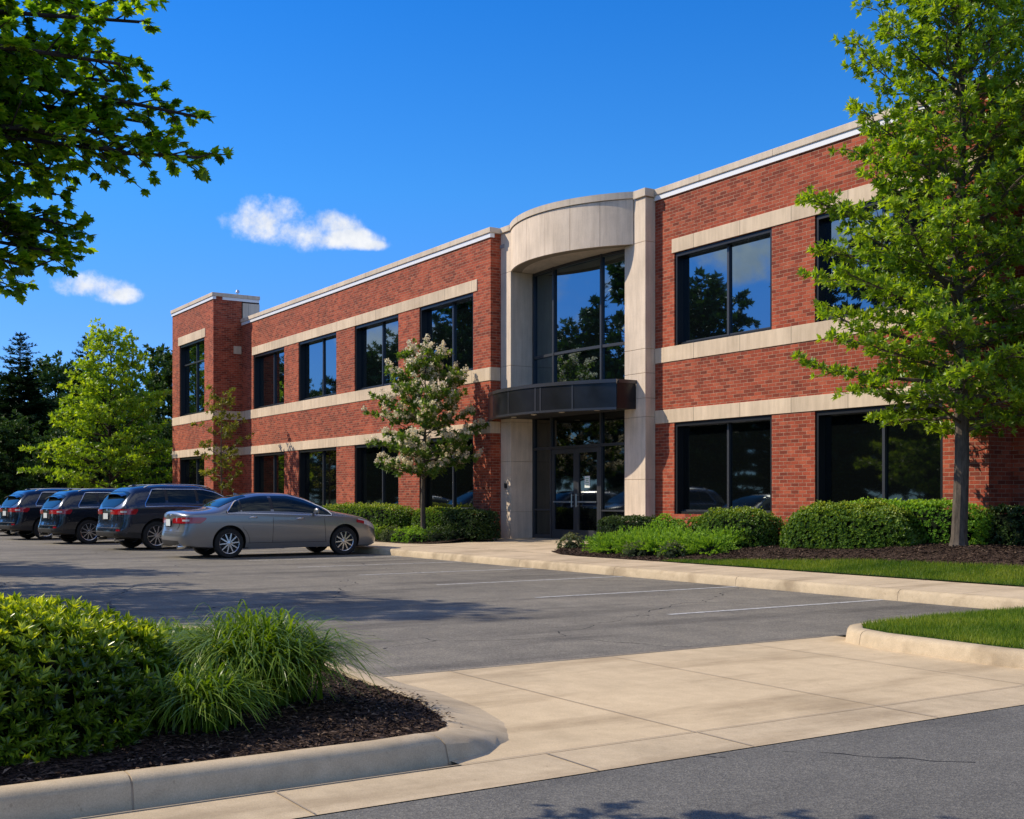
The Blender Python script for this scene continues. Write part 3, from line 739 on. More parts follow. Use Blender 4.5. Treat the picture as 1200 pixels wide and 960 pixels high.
# ---------------------------------------------------------------- the office building
BO = (-30.0, 20.0, 0.0)
B = empty('office_building', BO, 'two storey red brick office building with limestone bands and a curved stone entrance bay', 'building')
YL, YR, YT, YE, YX = 16.9, 18.18, 15.7, 17.95, 18.82      # left wing, right wing, tower, entry glass, end recess
XTL, XT, XLW, XCL, XCR, XRW, XEND = -52.6, -47.0, -27.4, -26.88, -22.75, -12.85, -6.2
ZC, ZCB = 8.75, 8.50
Z2H, Z2W, Z2S, Z2B, Z1H, Z1W, Z1S = 7.45, 7.12, 4.935, 4.576, 3.45, 3.13, .98
def wall_front(mb, x0, x1, y, z0, z1, openings, depth=.30):
    xs = sorted({x0, x1, *[o[0] for o in openings], *[o[1] for o in openings]}); zs = sorted({z0, z1, *[o[2] for o in openings], *[o[3] for o in openings]})
    for xa, xb in zip(xs, xs[1:]):
        for za, zb in zip(zs, zs[1:]):
            cx, cz = (xa+xb)/2, (za+zb)/2
            if any(o[0] < cx < o[1] and o[2] < cz < o[3] for o in openings): continue
            mb.add([(xa,y,za),(xb,y,za),(xb,y,zb),(xa,y,zb)], [(0,1,2,3)])
    for xa, xb, za, zb in openings:
        y2 = y+depth
        mb.add([(xa,y,za),(xa,y2,za),(xa,y2,zb),(xa,y,zb)], [(0,1,2,3)]); mb.add([(xb,y,za),(xb,y,zb),(xb,y2,zb),(xb,y2,za)], [(0,1,2,3)])
        mb.add([(xa,y,zb),(xa,y2,zb),(xb,y2,zb),(xb,y,zb)], [(0,1,2,3)]); mb.add([(xa,y,za),(xb,y,za),(xb,y2,za),(xa,y2,za)], [(0,1,2,3)])
def wall_x(mb, x, y0, y1, z0, z1):
    mb.add([(x,y0,z0),(x,y1,z0),(x,y1,z1),(x,y0,z1)], [(0,1,2,3)])
LW = [(-45.64,-42.35),(-40.95,-37.57),(-36.1,-32.89),(-31.51,-28.33)]
RW = [(-21.25,-18.09),(-16.88,-13.8)]
TWn = (-51.54,-48.14)
ops_l = [(a,b,Z2S,Z2W) for a,b in LW] + [(a,b,Z1S,Z1W) for a,b in LW]
ops_r = [(a,b,Z2S,Z2W) for a,b in RW] + [(a,b,Z1S,Z1W) for a,b in RW]
ops_t = [(*TWn,Z2S,8.05),(*TWn,.9,Z1W)]
ops_x = [(-12.5,-7.0,Z2S,Z2W),(-12.5,-7.0,.7,Z1W)]
w = MB()
wall_front(w, XT, XLW, YL, -.05, ZC-.1, ops_l); wall_front(w, -21.95, XRW, YR, -.05, ZC-.1, ops_r)
wall_front(w, XTL, XT, YT, -.05, 9.6, ops_t); wall_front(w, XRW, XEND, YX, -.05, ZC-.1, ops_x)
wall_x(w, XT, YT, YL, -.05, 9.6); wall_x(w, XLW, YL, 18.9, -.05, ZC-.1); wall_x(w, XRW, YR, YX, -.05, ZC-.1)
wall_x(w, XEND, YX, 36, -.05, ZC-.1); wall_x(w, XTL, YT, 36, -.05, ZC-.1)
w.add([(XTL,36,-.05),(XEND,36,-.05),(XEND,36,ZC-.1),(XTL,36,ZC-.1)], [(0,1,2,3)])
w.add([(XTL,YT,9.6),(XT,YT,9.6),(XT,17.65,9.6),(XTL,17.65,9.6)], [(0,1,2,3)]); w.add([(XTL,17.65,8.4),(XT,17.65,8.4),(XT,17.65,9.6),(XTL,17.65,9.6)], [(0,1,2,3)])
w.build('wall', M['brick'], B, fix=False)
r = MB(); r.prism([(XTL+.2,YL+.3),(-27.2,YL+.3),(-27.2,18.5),(-22.2,18.5),(XRW-.2,YR+.3),(XRW-.2,19.1),(XEND-.2,19.1),(XEND-.2,35.9),(XTL+.2,35.9)], 8.2, 8.3); r.build('roof', M['roof'], B)
# dark rooms behind the glass so nothing shines through
r = MB(); r.prism([(XT+.3,YL+.45),(-27.7,YL+.45),(-27.7,18.9),(-22.3,18.9),(XRW-.4,YR+.5),(XRW-.4,19.3),(XEND-.3,19.3),(XEND-.3,35.5),(XT+.3,35.5)], 0, 8.1); r.box(XTL+.3, XT-.3, YT+.45, 35, 0, 8.15); r.build('interior', M['inner'], B)
def band(xa, xb, y, z0, z1, name='stone_band', proud=.022, mat='stone'):
    m_ = MB(); m_.box(xa, xb, y-proud, y+.06, z0, z1); return m_.build(name, M[mat], B, bevel=.006)
# left wing bands (wrap the corner return), right wing, tower
band(-45.75, -28.1, YL, Z2W+.002, Z2H)
band(XT+.02, XLW-.001, YL, Z2B, Z2S-.002); band(XT+.02, XLW-.001, YL, Z1W+.002, Z1H)
for z0, z1 in ((Z2B, Z2S-.002), (Z1W+.002, Z1H)):
    m_ = MB(); m_.box(XLW-.02, XLW+.022, YL-.022, 17.2, z0, z1); m_.build('stone_band', M['stone'], B)
    m_ = MB(); m_.box(XT-.02, XT+.022, YT-.022, YL-.022, z0, z1); m_.build('stone_band', M['stone'], B)
band(-21.32, XRW-.2, YR, Z2W+.002, Z2H); band(-21.93, XRW+.02, YR, Z2B, Z2S-.002); band(-21.93, XRW+.02, YR, Z1W+.002, Z1H)
for z0, z1 in ((Z2B,Z2S-.002),(Z1W+.002,Z1H)):
    m_ = MB(); m_.box(XRW-.02,XRW+.022,YR-.022,YX,z0,z1); m_.build('stone_band', M['stone'], B)
band(XRW+.03, XEND, YX, Z2W+.002, Z2H); band(XRW+.03, XEND, YX, Z2B, Z2S-.002); band(XRW+.03, XEND, YX, Z1W+.002, Z1H)
band(-51.7,-48.0, YT, 8.052, 8.42); band(XTL, XT-.02, YT, Z2B, Z2S-.002); band(XTL, XT-.02, YT, Z1W+.002, Z1H)
m_ = MB(); m_.box(XT-.02, XT+.022, 16.55, YL-.024, 7.30, 7.62); m_.build('stone_block', M['stone'], B)
m_ = MB(); m_.box(XT-.05, XT+.03, YL+.04, 17.66, ZC+.02, 9.42); m_.build('wall_panel', M['coping'], B)
# copings: cream cap with a white drip strip
def coping(pts, z, ov=.07, th=.34, s0=0, s1=0):
    """pts: outline of outer wall face, outward = right of travel"""
    a = MB(); b = MB(); n = len(pts)
    for (x0,y0),(x1,y1) in zip(pts, pts[1:]):
        dx, dy = x1-x0, y1-y0; L = math.hypot(dx,dy); dx, dy = dx/L, dy/L; nx, ny = dy, -dx
        o0 = ov if not s0 else -s0; o1 = ov if not s1 else -s1
        ex0, ey0, ex1, ey1 = x0-dx*o0, y0-dy*o0, x1+dx*o1, y1+dy*o1
        def q(o, x, y): return (x+nx*o, y+ny*o)
        a.prism([q(ov,ex0,ey0), q(ov,ex1,ey1), q(-th,ex1,ey1), q(-th,ex0,ey0)], z-.15, z)
        b.prism([q(ov*.55,ex0+dx*.03,ey0+dy*.03), q(ov*.55,ex1-dx*.03,ey1-dy*.03), q(-.1,ex1-dx*.03,ey1-dy*.03), q(-.1,ex0+dx*.03,ey0+dy*.03)], z-.27, z-.152)
    c = a.build('coping', M['coping'], B, bevel=.012); b.build('drip_strip', M['white_metal'], c, o=BO)
coping([(XT+.1,YL),(XLW,YL)], ZC); coping([(XLW,YL),(XLW,18.3)], ZC, s0=.345)
coping([(-21.9,YR),(XRW,YR)], ZC); coping([(XRW,YR),(XRW,YX)], ZC, s0=.345, s1=.075); coping([(XRW+.001,YX),(XEND,YX)], ZC); coping([(XEND,YX),(XEND,36)], ZC, s0=.345)
coping([(XTL,YT),(XT,YT)], 9.75); coping([(XT,YT),(XT,17.6)], 9.75, s0=.345); coping([(XTL,36),(XTL,17.7)], 8.74)
m_ = MB(); m_.tube([(XT-.5,16.9,9.7),(XT-.5,16.9,9.95)], .045, 10); m_.tube([(XT-.5,16.9,9.93),(XT-.5,16.9,10.03)], [.09,.06], 10); m_.build('vent_pipe', M['steel'], B, smooth=True)

def window(xa, xb, za, zb, y, glass, mull=(.5,), trans=(), name='window', rec=.24, jamb=.07):
    g = .004; fr = MB()
    x0, x1, z0, z1 = xa+g, xb-g, za+g, zb-g; yi, yo = y+rec, y+.03
    # deep dark reveal liner
    fr.box(x0, x0+jamb, yo, yi, z0, z1); fr.box(x1-jamb, x1, yo, yi, z0, z1)
    fr.box(x0+jamb, x1-jamb, yo, yi, z1-.09, z1); fr.box(x0+jamb, x1-jamb, y+.10, yi, z0, z0+.06)
    W_ = xb-xa
    f = fr.build(name, M['dark_frame'], B)
    mm = MB()
    for m in mull: c = xa+W_*m; mm.box(c-.032, c+.032, yi-.075, yi+.01, z0+.061, z1-.091)
    for t in trans: c = za+(zb-za)*t; mm.box(x0+jamb+.001, x1-jamb-.001, yi-.07, yi+.008, c-.03, c+.03)
    mm.box(x0+jamb+.001, x1-jamb-.001, yi-.06, yi+.005, z0+.061, z0+.10)
    mm.build('mullion', M['grey_frame'], f, o=BO)
    xs = [xa]+[xa+W_*m for m in mull]+[xb]; zs = [za]+[za+(zb-za)*t for t in trans]+[zb]
    for a, b in zip(xs, xs[1:]):
        for c, d in zip(zs, zs[1:]):
            p = MB(); t1, t2 = random.uniform(-.003,.003), random.uniform(-.004,.004)   # panes never sit perfectly true
            p.add([(a+.03,yi-.02+t1-t2,c+.03),(b-.03,yi-.02-t1-t2,c+.03),(b-.03,yi-.02-t1+t2,d-.03),(a+.03,yi-.02+t1+t2,d-.03)], [(0,1,2,3)]); p.build('pane', M[glass], f, o=BO, fix=False)
    return f
for a, b in LW: window(a, b, Z2S, Z2W, YL, 'glass', (.55,)); window(a, b, Z1S, Z1W, YL, 'glass_low', (.55,))
for a, b in RW: window(a, b, Z2S, Z2W, YR, 'glass', (.52,)); window(a, b, Z1S, Z1W, YR, 'glass_low', (.52,))
window(*TWn, Z2S, 8.05, YT, 'glass', (.55,), (.72,)); window(*TWn, .9, Z1W, YT, 'glass_low', (.55,))
window(-12.5, -7.0, Z2S, Z2W, YX, 'glass', (.33,.66)); window(-12.5, -7.0, .7, Z1W, YX, 'glass_low', (.33,.66))

# stone entrance bay -------------------------------------------------
def blocks(x0, x1, y0, y1, zs, name):
    m_ = MB(); m_.box(x0+.012, x1-.012, y0+.012, y1-.012, zs[0], zs[-1]-.01, 1)
    for a, b in zip(zs, zs[1:]): m_.box(x0, x1, y0, y1, a+.004, b-.004)
    return m_.build(name, [M['precast'], M['joint']], B, bevel=.008)
blocks(-27.395, XCL, 17.22, 18.4, [.1,.98,2.35,3.42,4.35,4.95,7.5,8.60], 'column')
blocks(-22.75, -21.95, 17.88, 18.7, [.1,1.8,3.30,3.75,4.35,4.93,7.5,8.56], 'column')
m_ = MB(); m_.box(-22.36,-21.90,17.83,18.75,8.565,8.76); m_.build('column_cap', M['coping'], B, bevel=.01)
m_ = MB(); m_.box(-27.42,-26.9,17.17,18.4,8.605,8.76); m_.build('column_cap', M['coping'], B, bevel=.01)

def arc(A, Bp, sag, n, off=0):
    """circular arc from A to Bp bulging to -Y side"""
    A = Vector((*A,0)); Bp = Vector((*Bp,0)); ch = (Bp-A); L = ch.length; R = (L*L/4+sag*sag)/(2*sag); mid = (A+Bp)/2
    nn = Vector((ch.y,-ch.x,0)).normalized(); c = mid - nn*(R-sag); a0 = math.atan2(A.y-c.y, A.x-c.x); a1 = math.atan2(Bp.y-c.y, Bp.x-c.x)
    if a1 < a0: a1 += 2*math.pi
    if a1-a0 > math.pi: a0, a1 = a0+2*math.pi, a1
    return [(c.x+(R+off)*math.cos(a0+(a1-a0)*i/n), c.y+(R+off)*math.sin(a0+(a1-a0)*i/n)) for i in range(n+1)]
def arc_wall(mb, A, Bp, sag, z0, z1, th, n=48, m=0, off=0, i0=0, i1=None):
    o = arc(A, Bp, sag, n, off)[i0:i1]; i = arc(A, Bp, sag, n, off-th)[i0:i1]; k = len(o)
    mb.grid([[(x,y,z0) for x,y in o],[(x,y,z1) for x,y in o]], m); mb.grid([[(x,y,z1) for x,y in o],[(x,y,z1) for x,y in i]], m)
    mb.grid([[(x,y,z0) for x,y in i],[(x,y,z0) for x,y in o]], m); mb.grid([[(x,y,z1) for x,y in i],[(x,y,z0) for x,y in i]], m)
    for e in (0, k-1): mb.add([(*o[e],z0),(*i[e],z0),(*i[e],z1),(*o[e],z1)], [(0,1,2,3)], m)
FA, FB, FS = (-27.02,17.30), (-22.38,17.86), .80
m_ = MB(); arc_wall(m_, FA, FB, FS, 7.50, 8.62, .30, m=1, off=-.012)
nseg = 6
for k in range(nseg): # precast panels with open joints
    n = 60; a0 = k*10; o = arc(FA, FB, FS, n)[a0:a0+11]; i = arc(FA, FB, FS, n, -.05)[a0:a0+11]
    def shrink(pts):
        e = .005; p = [Vector((*q,0)) for q in pts]; p[0] = p[0]+(p[1]-p[0]).normalized()*e; p[-1] = p[-1]+(p[-2]-p[-1]).normalized()*e; return p
    o, i = shrink(o), shrink(i); z0, z1 = 7.495, 8.585
    m_.grid([[(p.x,p.y,z0) for p in o],[(p.x,p.y,z1) for p in o]]); m_.grid([[(p.x,p.y,z0) for p in i],[(p.x,p.y,z0) for p in o]])
    for e in (0,-1): m_.add([(o[e].x,o[e].y,z0),(i[e].x,i[e].y,z0),(i[e].x,i[e].y,z1),(o[e].x,o[e].y,z1)], [(0,1,2,3)])
m_.build('fascia', [M['precast'], M['joint']], B)
m_ = MB(); arc_wall(m_, FA, FB, FS, 8.60, 8.76, .36, off=.035); m_.build('fascia_coping', M['coping'], B)
# soffit between fascia and glass, flat roof above it
def fill_arc(z, off, y_back, name, mat, up=False):
    o = arc(FA, FB, FS, 40, off); m2 = MB(); m2.grid([[(x,y,z) for x,y in o], [(x,max(y+.01,y_back(x)),z) for x,y in o]]); return m2.build(name, M[mat], B, fix=False)
fill_arc(7.503, -.04, lambda x: 18.5, 'soffit', 'precast'); fill_arc(8.45, -.2, lambda x: 18.7, 'bay_roof', 'roof')
# two-storey glazing behind: gently curved
GA, GB, GS = (XCL+.01,17.98), (-22.70,18.12), .16
def gpt(t, off=0):
    a = arc(GA, GB, GS, 60, off); x = t*60; i = min(59, int(x)); f = x-i
    return (a[i][0]*(1-f)+a[i+1][0]*f, a[i][1]*(1-f)+a[i+1][1]*f)
stops = [0,.265,.745,1.0]
up = MB()
for t in stops:
    x, y = gpt(min(.992,max(.008,t))); up.box(x-.032,x+.032,y-.06,y+.05,3.9,7.5)
for z in (3.95, 5.18, 7.46):
    for a, b in zip(stops, stops[1:]):
        for k in range(6):
            x0, y0 = gpt(a+(b-a)*k/6); x1, y1 = gpt(a+(b-a)*(k+1)/6); up.add([(x0,y0-.045,z-.035),(x1,y1-.045,z-.035),(x1,y1-.045,z+.035),(x0,y0-.045,z+.035),(x0,y0+.03,z-.035),(x1,y1+.03,z-.035),(x1,y1+.03,z+.035),(x0,y0+.03,z+.035)], [(0,1,2,3),(0,4,5,1),(3,2,6,7)])
wf = up.build('bay_window', M['grey_frame'], B)
for a, b in zip(stops, stops[1:]):
    for z0, z1 in ((3.95,5.18),(5.18,7.48)):
        p = MB(); x0, y0 = gpt(a); x1, y1 = gpt(b); p.add([(x0,y0,z0),(x1,y1,z0),(x1,y1,z1),(x0,y0,z1)], [(0,1,2,3)])
        p.build('pane', M['glass'], wf, o=BO, fix=False)
# wall return hidden behind glass ends
# entrance storefront
zf = .255
sf = MB(); DX0, DXM, DX1 = -25.95,-24.85,-23.84; yd = 17.98; ZD = 2.66
for x in (-26.85, DX0-.05, DX1+.05, -22.79): sf.box(x-.03, x+.03, yd-.06, yd+.06, zf, 3.9)
sf.box(-26.82, -22.82, yd-.055, yd+.055, ZD, ZD+.07); sf.box(-26.82,-22.82, yd-.055, yd+.055, 3.84, 3.92)
for xa, xb in ((-26.82,DX0-.081),(DX1+.081,-22.821)): sf.box(xa, xb, yd-.055, yd+.055, zf, zf+.12); sf.box(xa, xb, yd-.05, yd+.05, 1.02, 1.06)
s_ = sf.build('storefront', M['grey_frame'], B)
for xa, xb, za, zb in ((-26.82,DX0-.08,zf+.12,1.02),(-26.82,DX0-.08,1.06,ZD),(DX1+.08,-22.82,zf+.12,1.02),(DX1+.08,-22.82,1.06,ZD),(-26.82,DX0-.08,ZD+.07,3.84),(DX0-.02,DX1+.02,ZD+.07,3.84),(DX1+.08,-22.82,ZD+.07,3.84)):
    p = MB(); p.add([(xa,yd,za),(xb,yd,za),(xb,yd,zb),(xa,yd,zb)], [(0,1,2,3)]); p.build('pane', M['glass_low'], s_, o=BO, fix=False)
for k, (xa, xb, hx) in enumerate(((DX0,DXM-.004,DXM-.10),(DXM+.004,DX1,DXM+.10))):
    d = MB(); y0, y1 = yd-.05, yd+.0
    d.box(xa, xa+.11, y0, y1, zf+.012, ZD-.01); d.box(xb-.11, xb, y0, y1, zf+.012, ZD-.01)
    d.box(xa+.11, xb-.11, y0, y1, zf+.012, zf+.27); d.box(xa+.11, xb-.11, y0, y1, ZD-.13, ZD-.01)
    dd = d.build('door', M['grey_frame'], B)
    p = MB(); p.add([(xa+.1,yd-.02,zf+.2),(xb-.1,yd-.02,zf+.2),(xb-.1,yd-.02,ZD-.1),(xa+.1,yd-.02,ZD-.1)], [(0,1,2,3)]); p.build('pane', M['glass_low'], dd, o=BO, fix=False)
    h = MB(); h.tube([(hx,y0-.07,1.12),(hx,y0-.07,1.46)], .016, 8); h.tube([(hx,y0-.07,1.15),(hx,y0,1.15)], .01, 6); h.tube([(hx,y0-.07,1.43),(hx,y0,1.43)], .01, 6); h.build('handle', M['steel'], dd, o=BO, smooth=True)
    h = MB(); h.box(xa+.11, xb-.11, y0-.035, y0-.01, 1.235, 1.275); h.build('push_bar', M['steel'], dd, o=BO)
    if k: 
        p = MB(); p.box(-24.50,-24.28,yd-.028,yd-.022,1.62,1.92); pp = p.build('door_notice', M['paper'], dd, o=BO)
        ga = MB()
        for z, wd in ((1.85,.07),(1.80,.05),(1.75,.075),(1.69,.06)): ga.box(-24.39-wd, -24.39+wd, yd-.0305, yd-.0285, z-.008, z+.010)
        tag(ga.build('notice_print', M['green_ink'], dd, o=BO))
# canopy
KA, KB, KS = (-27.45,16.86), (-22.30,17.28), .74
zc0, zc1 = 3.47, 4.20
m_ = MB(); arc_wall(m_, KA, KB, KS, zc0+.05, zc1-.08, .06, n=60)
o = arc(KA, KB, KS, 60, -.05)
m_.grid([[(x,y,zc1-.1) for x,y in o],[(x,17.95 if x > -27.3 else y+.01,zc1-.1) for x,y in o]])
m_.add([(-22.302,17.30,zc0+.03),(-22.302,17.875,zc0+.03),(-22.302,17.875,zc1-.06),(-22.302,17.30,zc1-.06)], [(0,1,2,3)])
cn = m_.build('canopy', M['canopy'], B, fix=False)
t = MB(); arc_wall(t, KA, KB, KS, zc1-.085, zc1, .12, n=60, off=.025); arc_wall(t, KA, KB, KS, zc0, zc0+.055, .10, n=60, off=.018)
for i0 in (9, 21, 34, 36, 47): arc_wall(t, KA, KB, KS, zc0+.056, zc1-.086, .03, n=120, off=.008, i0=i0*2, i1=i0*2+2)
t.box(-22.31,-22.27,17.33,17.875,zc1-.085,zc1-.001); t.build('canopy_trim', M['canopy_trim'], cn, o=BO, fix=False)
t = MB(); t.grid([[(x,y,zc0+.04) for x,y in arc(KA,KB,KS,60,-.06)],[(x,17.96 if x > -27.3 else y+.01,zc0+.04) for x,y in arc(KA,KB,KS,60,-.06)]]); t.build('canopy_soffit', M['soffit_dark'], cn, o=BO, fix=False)
for x, y in ((-26.3,16.95),(-25.2,16.85),(-24.1,16.95),(-23.1,17.3)):
    t = MB(); t.lathe([(.075,0),(.075,-.02),(.055,-.022),(0,-.022)], 16, c=(x,y,zc0+.04)); t.build('downlight', M['lamp'], cn, o=BO, smooth=True)
m_ = MB(); m_.box(-27.14,-27.06,17.17,17.22,1.62,1.76); m_.build('intercom', M['plastic'], B, bevel=.006)

# ---------------------------------------------------------------- vehicles
class Shell:
    """car shell: P(y, z) -> half width; top(y) centre-line height"""
    def __init__(s, L, W, top, zb, low, Lr=.42, Lf=.75, mr=3.2, mf=2.6, lean=.5, p=4.2, bump_r=.07):
        s.__dict__.update(L=L, W=W, topp=top, zbp=zb, lowp=low, Lr=Lr, Lf=Lf, mr=mr, mf=mf, lean=lean, p=p, br=bump_r)
    def top(s, y): return sinterp(y, s.topp)
    def zb(s, y): return min(sinterp(y, s.zbp), s.top(y)-.02)
    def low(s, y): return interp(y, s.lowp)
    def F(s, y):
        f = 1
        if y < s.Lr: f *= max(0, 1-((s.Lr-y)/s.Lr)**s.mr)**(1/s.mr)
        if y > s.L-s.Lf: f *= max(0, 1-((y-s.L+s.Lf)/s.Lf)**s.mf)**(1/s.mf)
        return f
    def plan(s, y): return s.W/2*s.F(y)*(1-.035*((y-s.L*.5)/(s.L*.5))**2)
    def half(s, y, z):
        zb = s.zb(y); w = s.plan(y)
        if z <= zb:
            t = (zb-z)/max(.01, zb-.2); return w*(1 - .012*t - .055*t**3 + .010*math.sin(min(1,t)*math.pi*1.6))
        T = s.top(y); u = min(1, (z-zb)/(T-zb)); green = min(1, max(0, (T-zb-.12)/.25)); p = 2.2+(s.p-2.2)*green
        return max(0, (w - .02*green - s.lean*green*(z-zb)*s.F(y))*(max(0,1-u**p))**(1/p))
    def warp(s, y, z):
        k = max(0, 1-y/.9); b = math.exp(-((z-.48)/.20)**2)
        y2 = y - s.br*b*k + .05*k*max(0,(.34-z))/.15
        k = max(0, 1-(s.L-y)/.8); y2 += (.06*math.exp(-((z-.42)/.18)**2) - .10*max(0,(z-.62)) )*k
        return y2
    def pt(s, y, z, sg, off=0):
        return (sg*(s.half(y,z)+off), s.warp(y,z), z)
    def toppt(s, y, x, off=.006):
        T = s.top(y); lo, hi = s.zb(y), T
        for _ in range(30):
            m = (lo+hi)/2
            if s.half(y,m) > abs(x): lo = m
            else: hi = m
        e = .03; dy = (s.top(y+e)-s.top(y-e))/(2*e); n = Vector((0,-dy,1)).normalized()
        return (x, s.warp(y,lo)+n.y*off, lo+n.z*off)
    def mesh(s, name, mats, zdark, R, wheels, tread):
        ys = []
        for i in range(14): ys.append(s.Lr*(1-math.sin(math.pi/2*(1-i/14))**(2/s.mr)) if i else 0)
        ys = sorted(set([round(v,4) for v in ys]))
        ys = [0,.004,.012,.025,.045,.07,.1,.14,.19,.25,.32] ; y = s.Lr
        while y < s.L-s.Lf: ys.append(y); y += .06
        ys += [s.L-s.Lf+s.Lf*math.sin(math.pi/2*i/13) for i in range(14)]; ys = sorted(set(round(v,4) for v in ys)); 
        rows = []; NS, NU = 16, 18
        for y in ys:
            lo, zb, T = s.low(y), s.zb(y), s.top(y); ring = [(0, lo)]
            ring.append((s.half(y, lo+.05)*.86, lo))
            for i in range(NS+1): z = lo+.03+(zb-lo-.03)*i/NS; ring.append((s.half(y,z), z))
            green = min(1, max(0, (T-zb-.12)/.25)); p = 2.2+(s.p-2.2)*green
            for i in range(1, NU):
                a = math.pi/2*i/NU; u = math.sin(a)**(2/p)
                z = zb+(T-zb)*u; ring.append((s.half(y,z), z))
            ring.append((0, T))
            full = [(-x,s.warp(y,z),z) for x, z in ring] + [(x,s.warp(y,z),z) for x, z in ring[-2:0:-1]]
            rows.append(full)
        mb = MB(); mb.grid(rows, 0, closed=True); me = bpy.data.meshes.new(name); me.from_pydata(mb.v, [], mb.f)
        bm = bmesh.new(); bm.from_mesh(me); bmesh.ops.remove_doubles(bm, verts=bm.verts, dist=.0006); bmesh.ops.recalc_face_normals(bm, faces=bm.faces)
        for f in bm.faces:
            if zdark and f.calc_center_median().z < zdark: f.material_index = 1
            f.smooth = True
        bm.to_mesh(me); bm.free()
        for m in mats: me.materials.append(m)
        ob = bpy.data.objects.new(name, me); COL.objects.link(ob)
        cut = MB()
        for wy in wheels:
            for sg in (-1,1):
                k = 40; x0, x1 = sg*(s.W/2-.30), sg*(s.W/2+.2)
                A = [(x0, wy+R*math.cos(6.2832*i/k), R*.93+R*math.sin(6.2832*i/k)) for i in range(k)]; Bq = [(x1,b,c) for a,b,c in A]
                cut.add(A+Bq, [tuple(range(k))[::-1], tuple(range(k,2*k))]+[(i,(i+1)%k,(i+1)%k+k,i+k) for i in range(k)])
        cm = bpy.data.meshes.new('cut'); cm.from_pydata(cut.v, [], cut.f)
        bm = bmesh.new(); bm.from_mesh(cm); bmesh.ops.recalc_face_normals(bm, faces=bm.faces)
        for f in bm.faces: f.material_index = 1
        bm.to_mesh(cm); bm.free()
        for m in mats: cm.materials.append(m)
        co = bpy.data.objects.new('cut', cm); COL.objects.link(co)
        md = ob.modifiers.new('b','BOOLEAN'); md.operation = 'DIFFERENCE'; md.object = co; md.solver = 'EXACT'
        dg = bpy.context.evaluated_depsgraph_get(); dg.update(); nm = bpy.data.meshes.new_from_object(ob.evaluated_get(dg))
        ob.modifiers.clear(); ob.data = nm; nm.name = name
        bpy.data.objects.remove(co); nm.set_sharp_from_angle(angle=rad(40))
        return ob

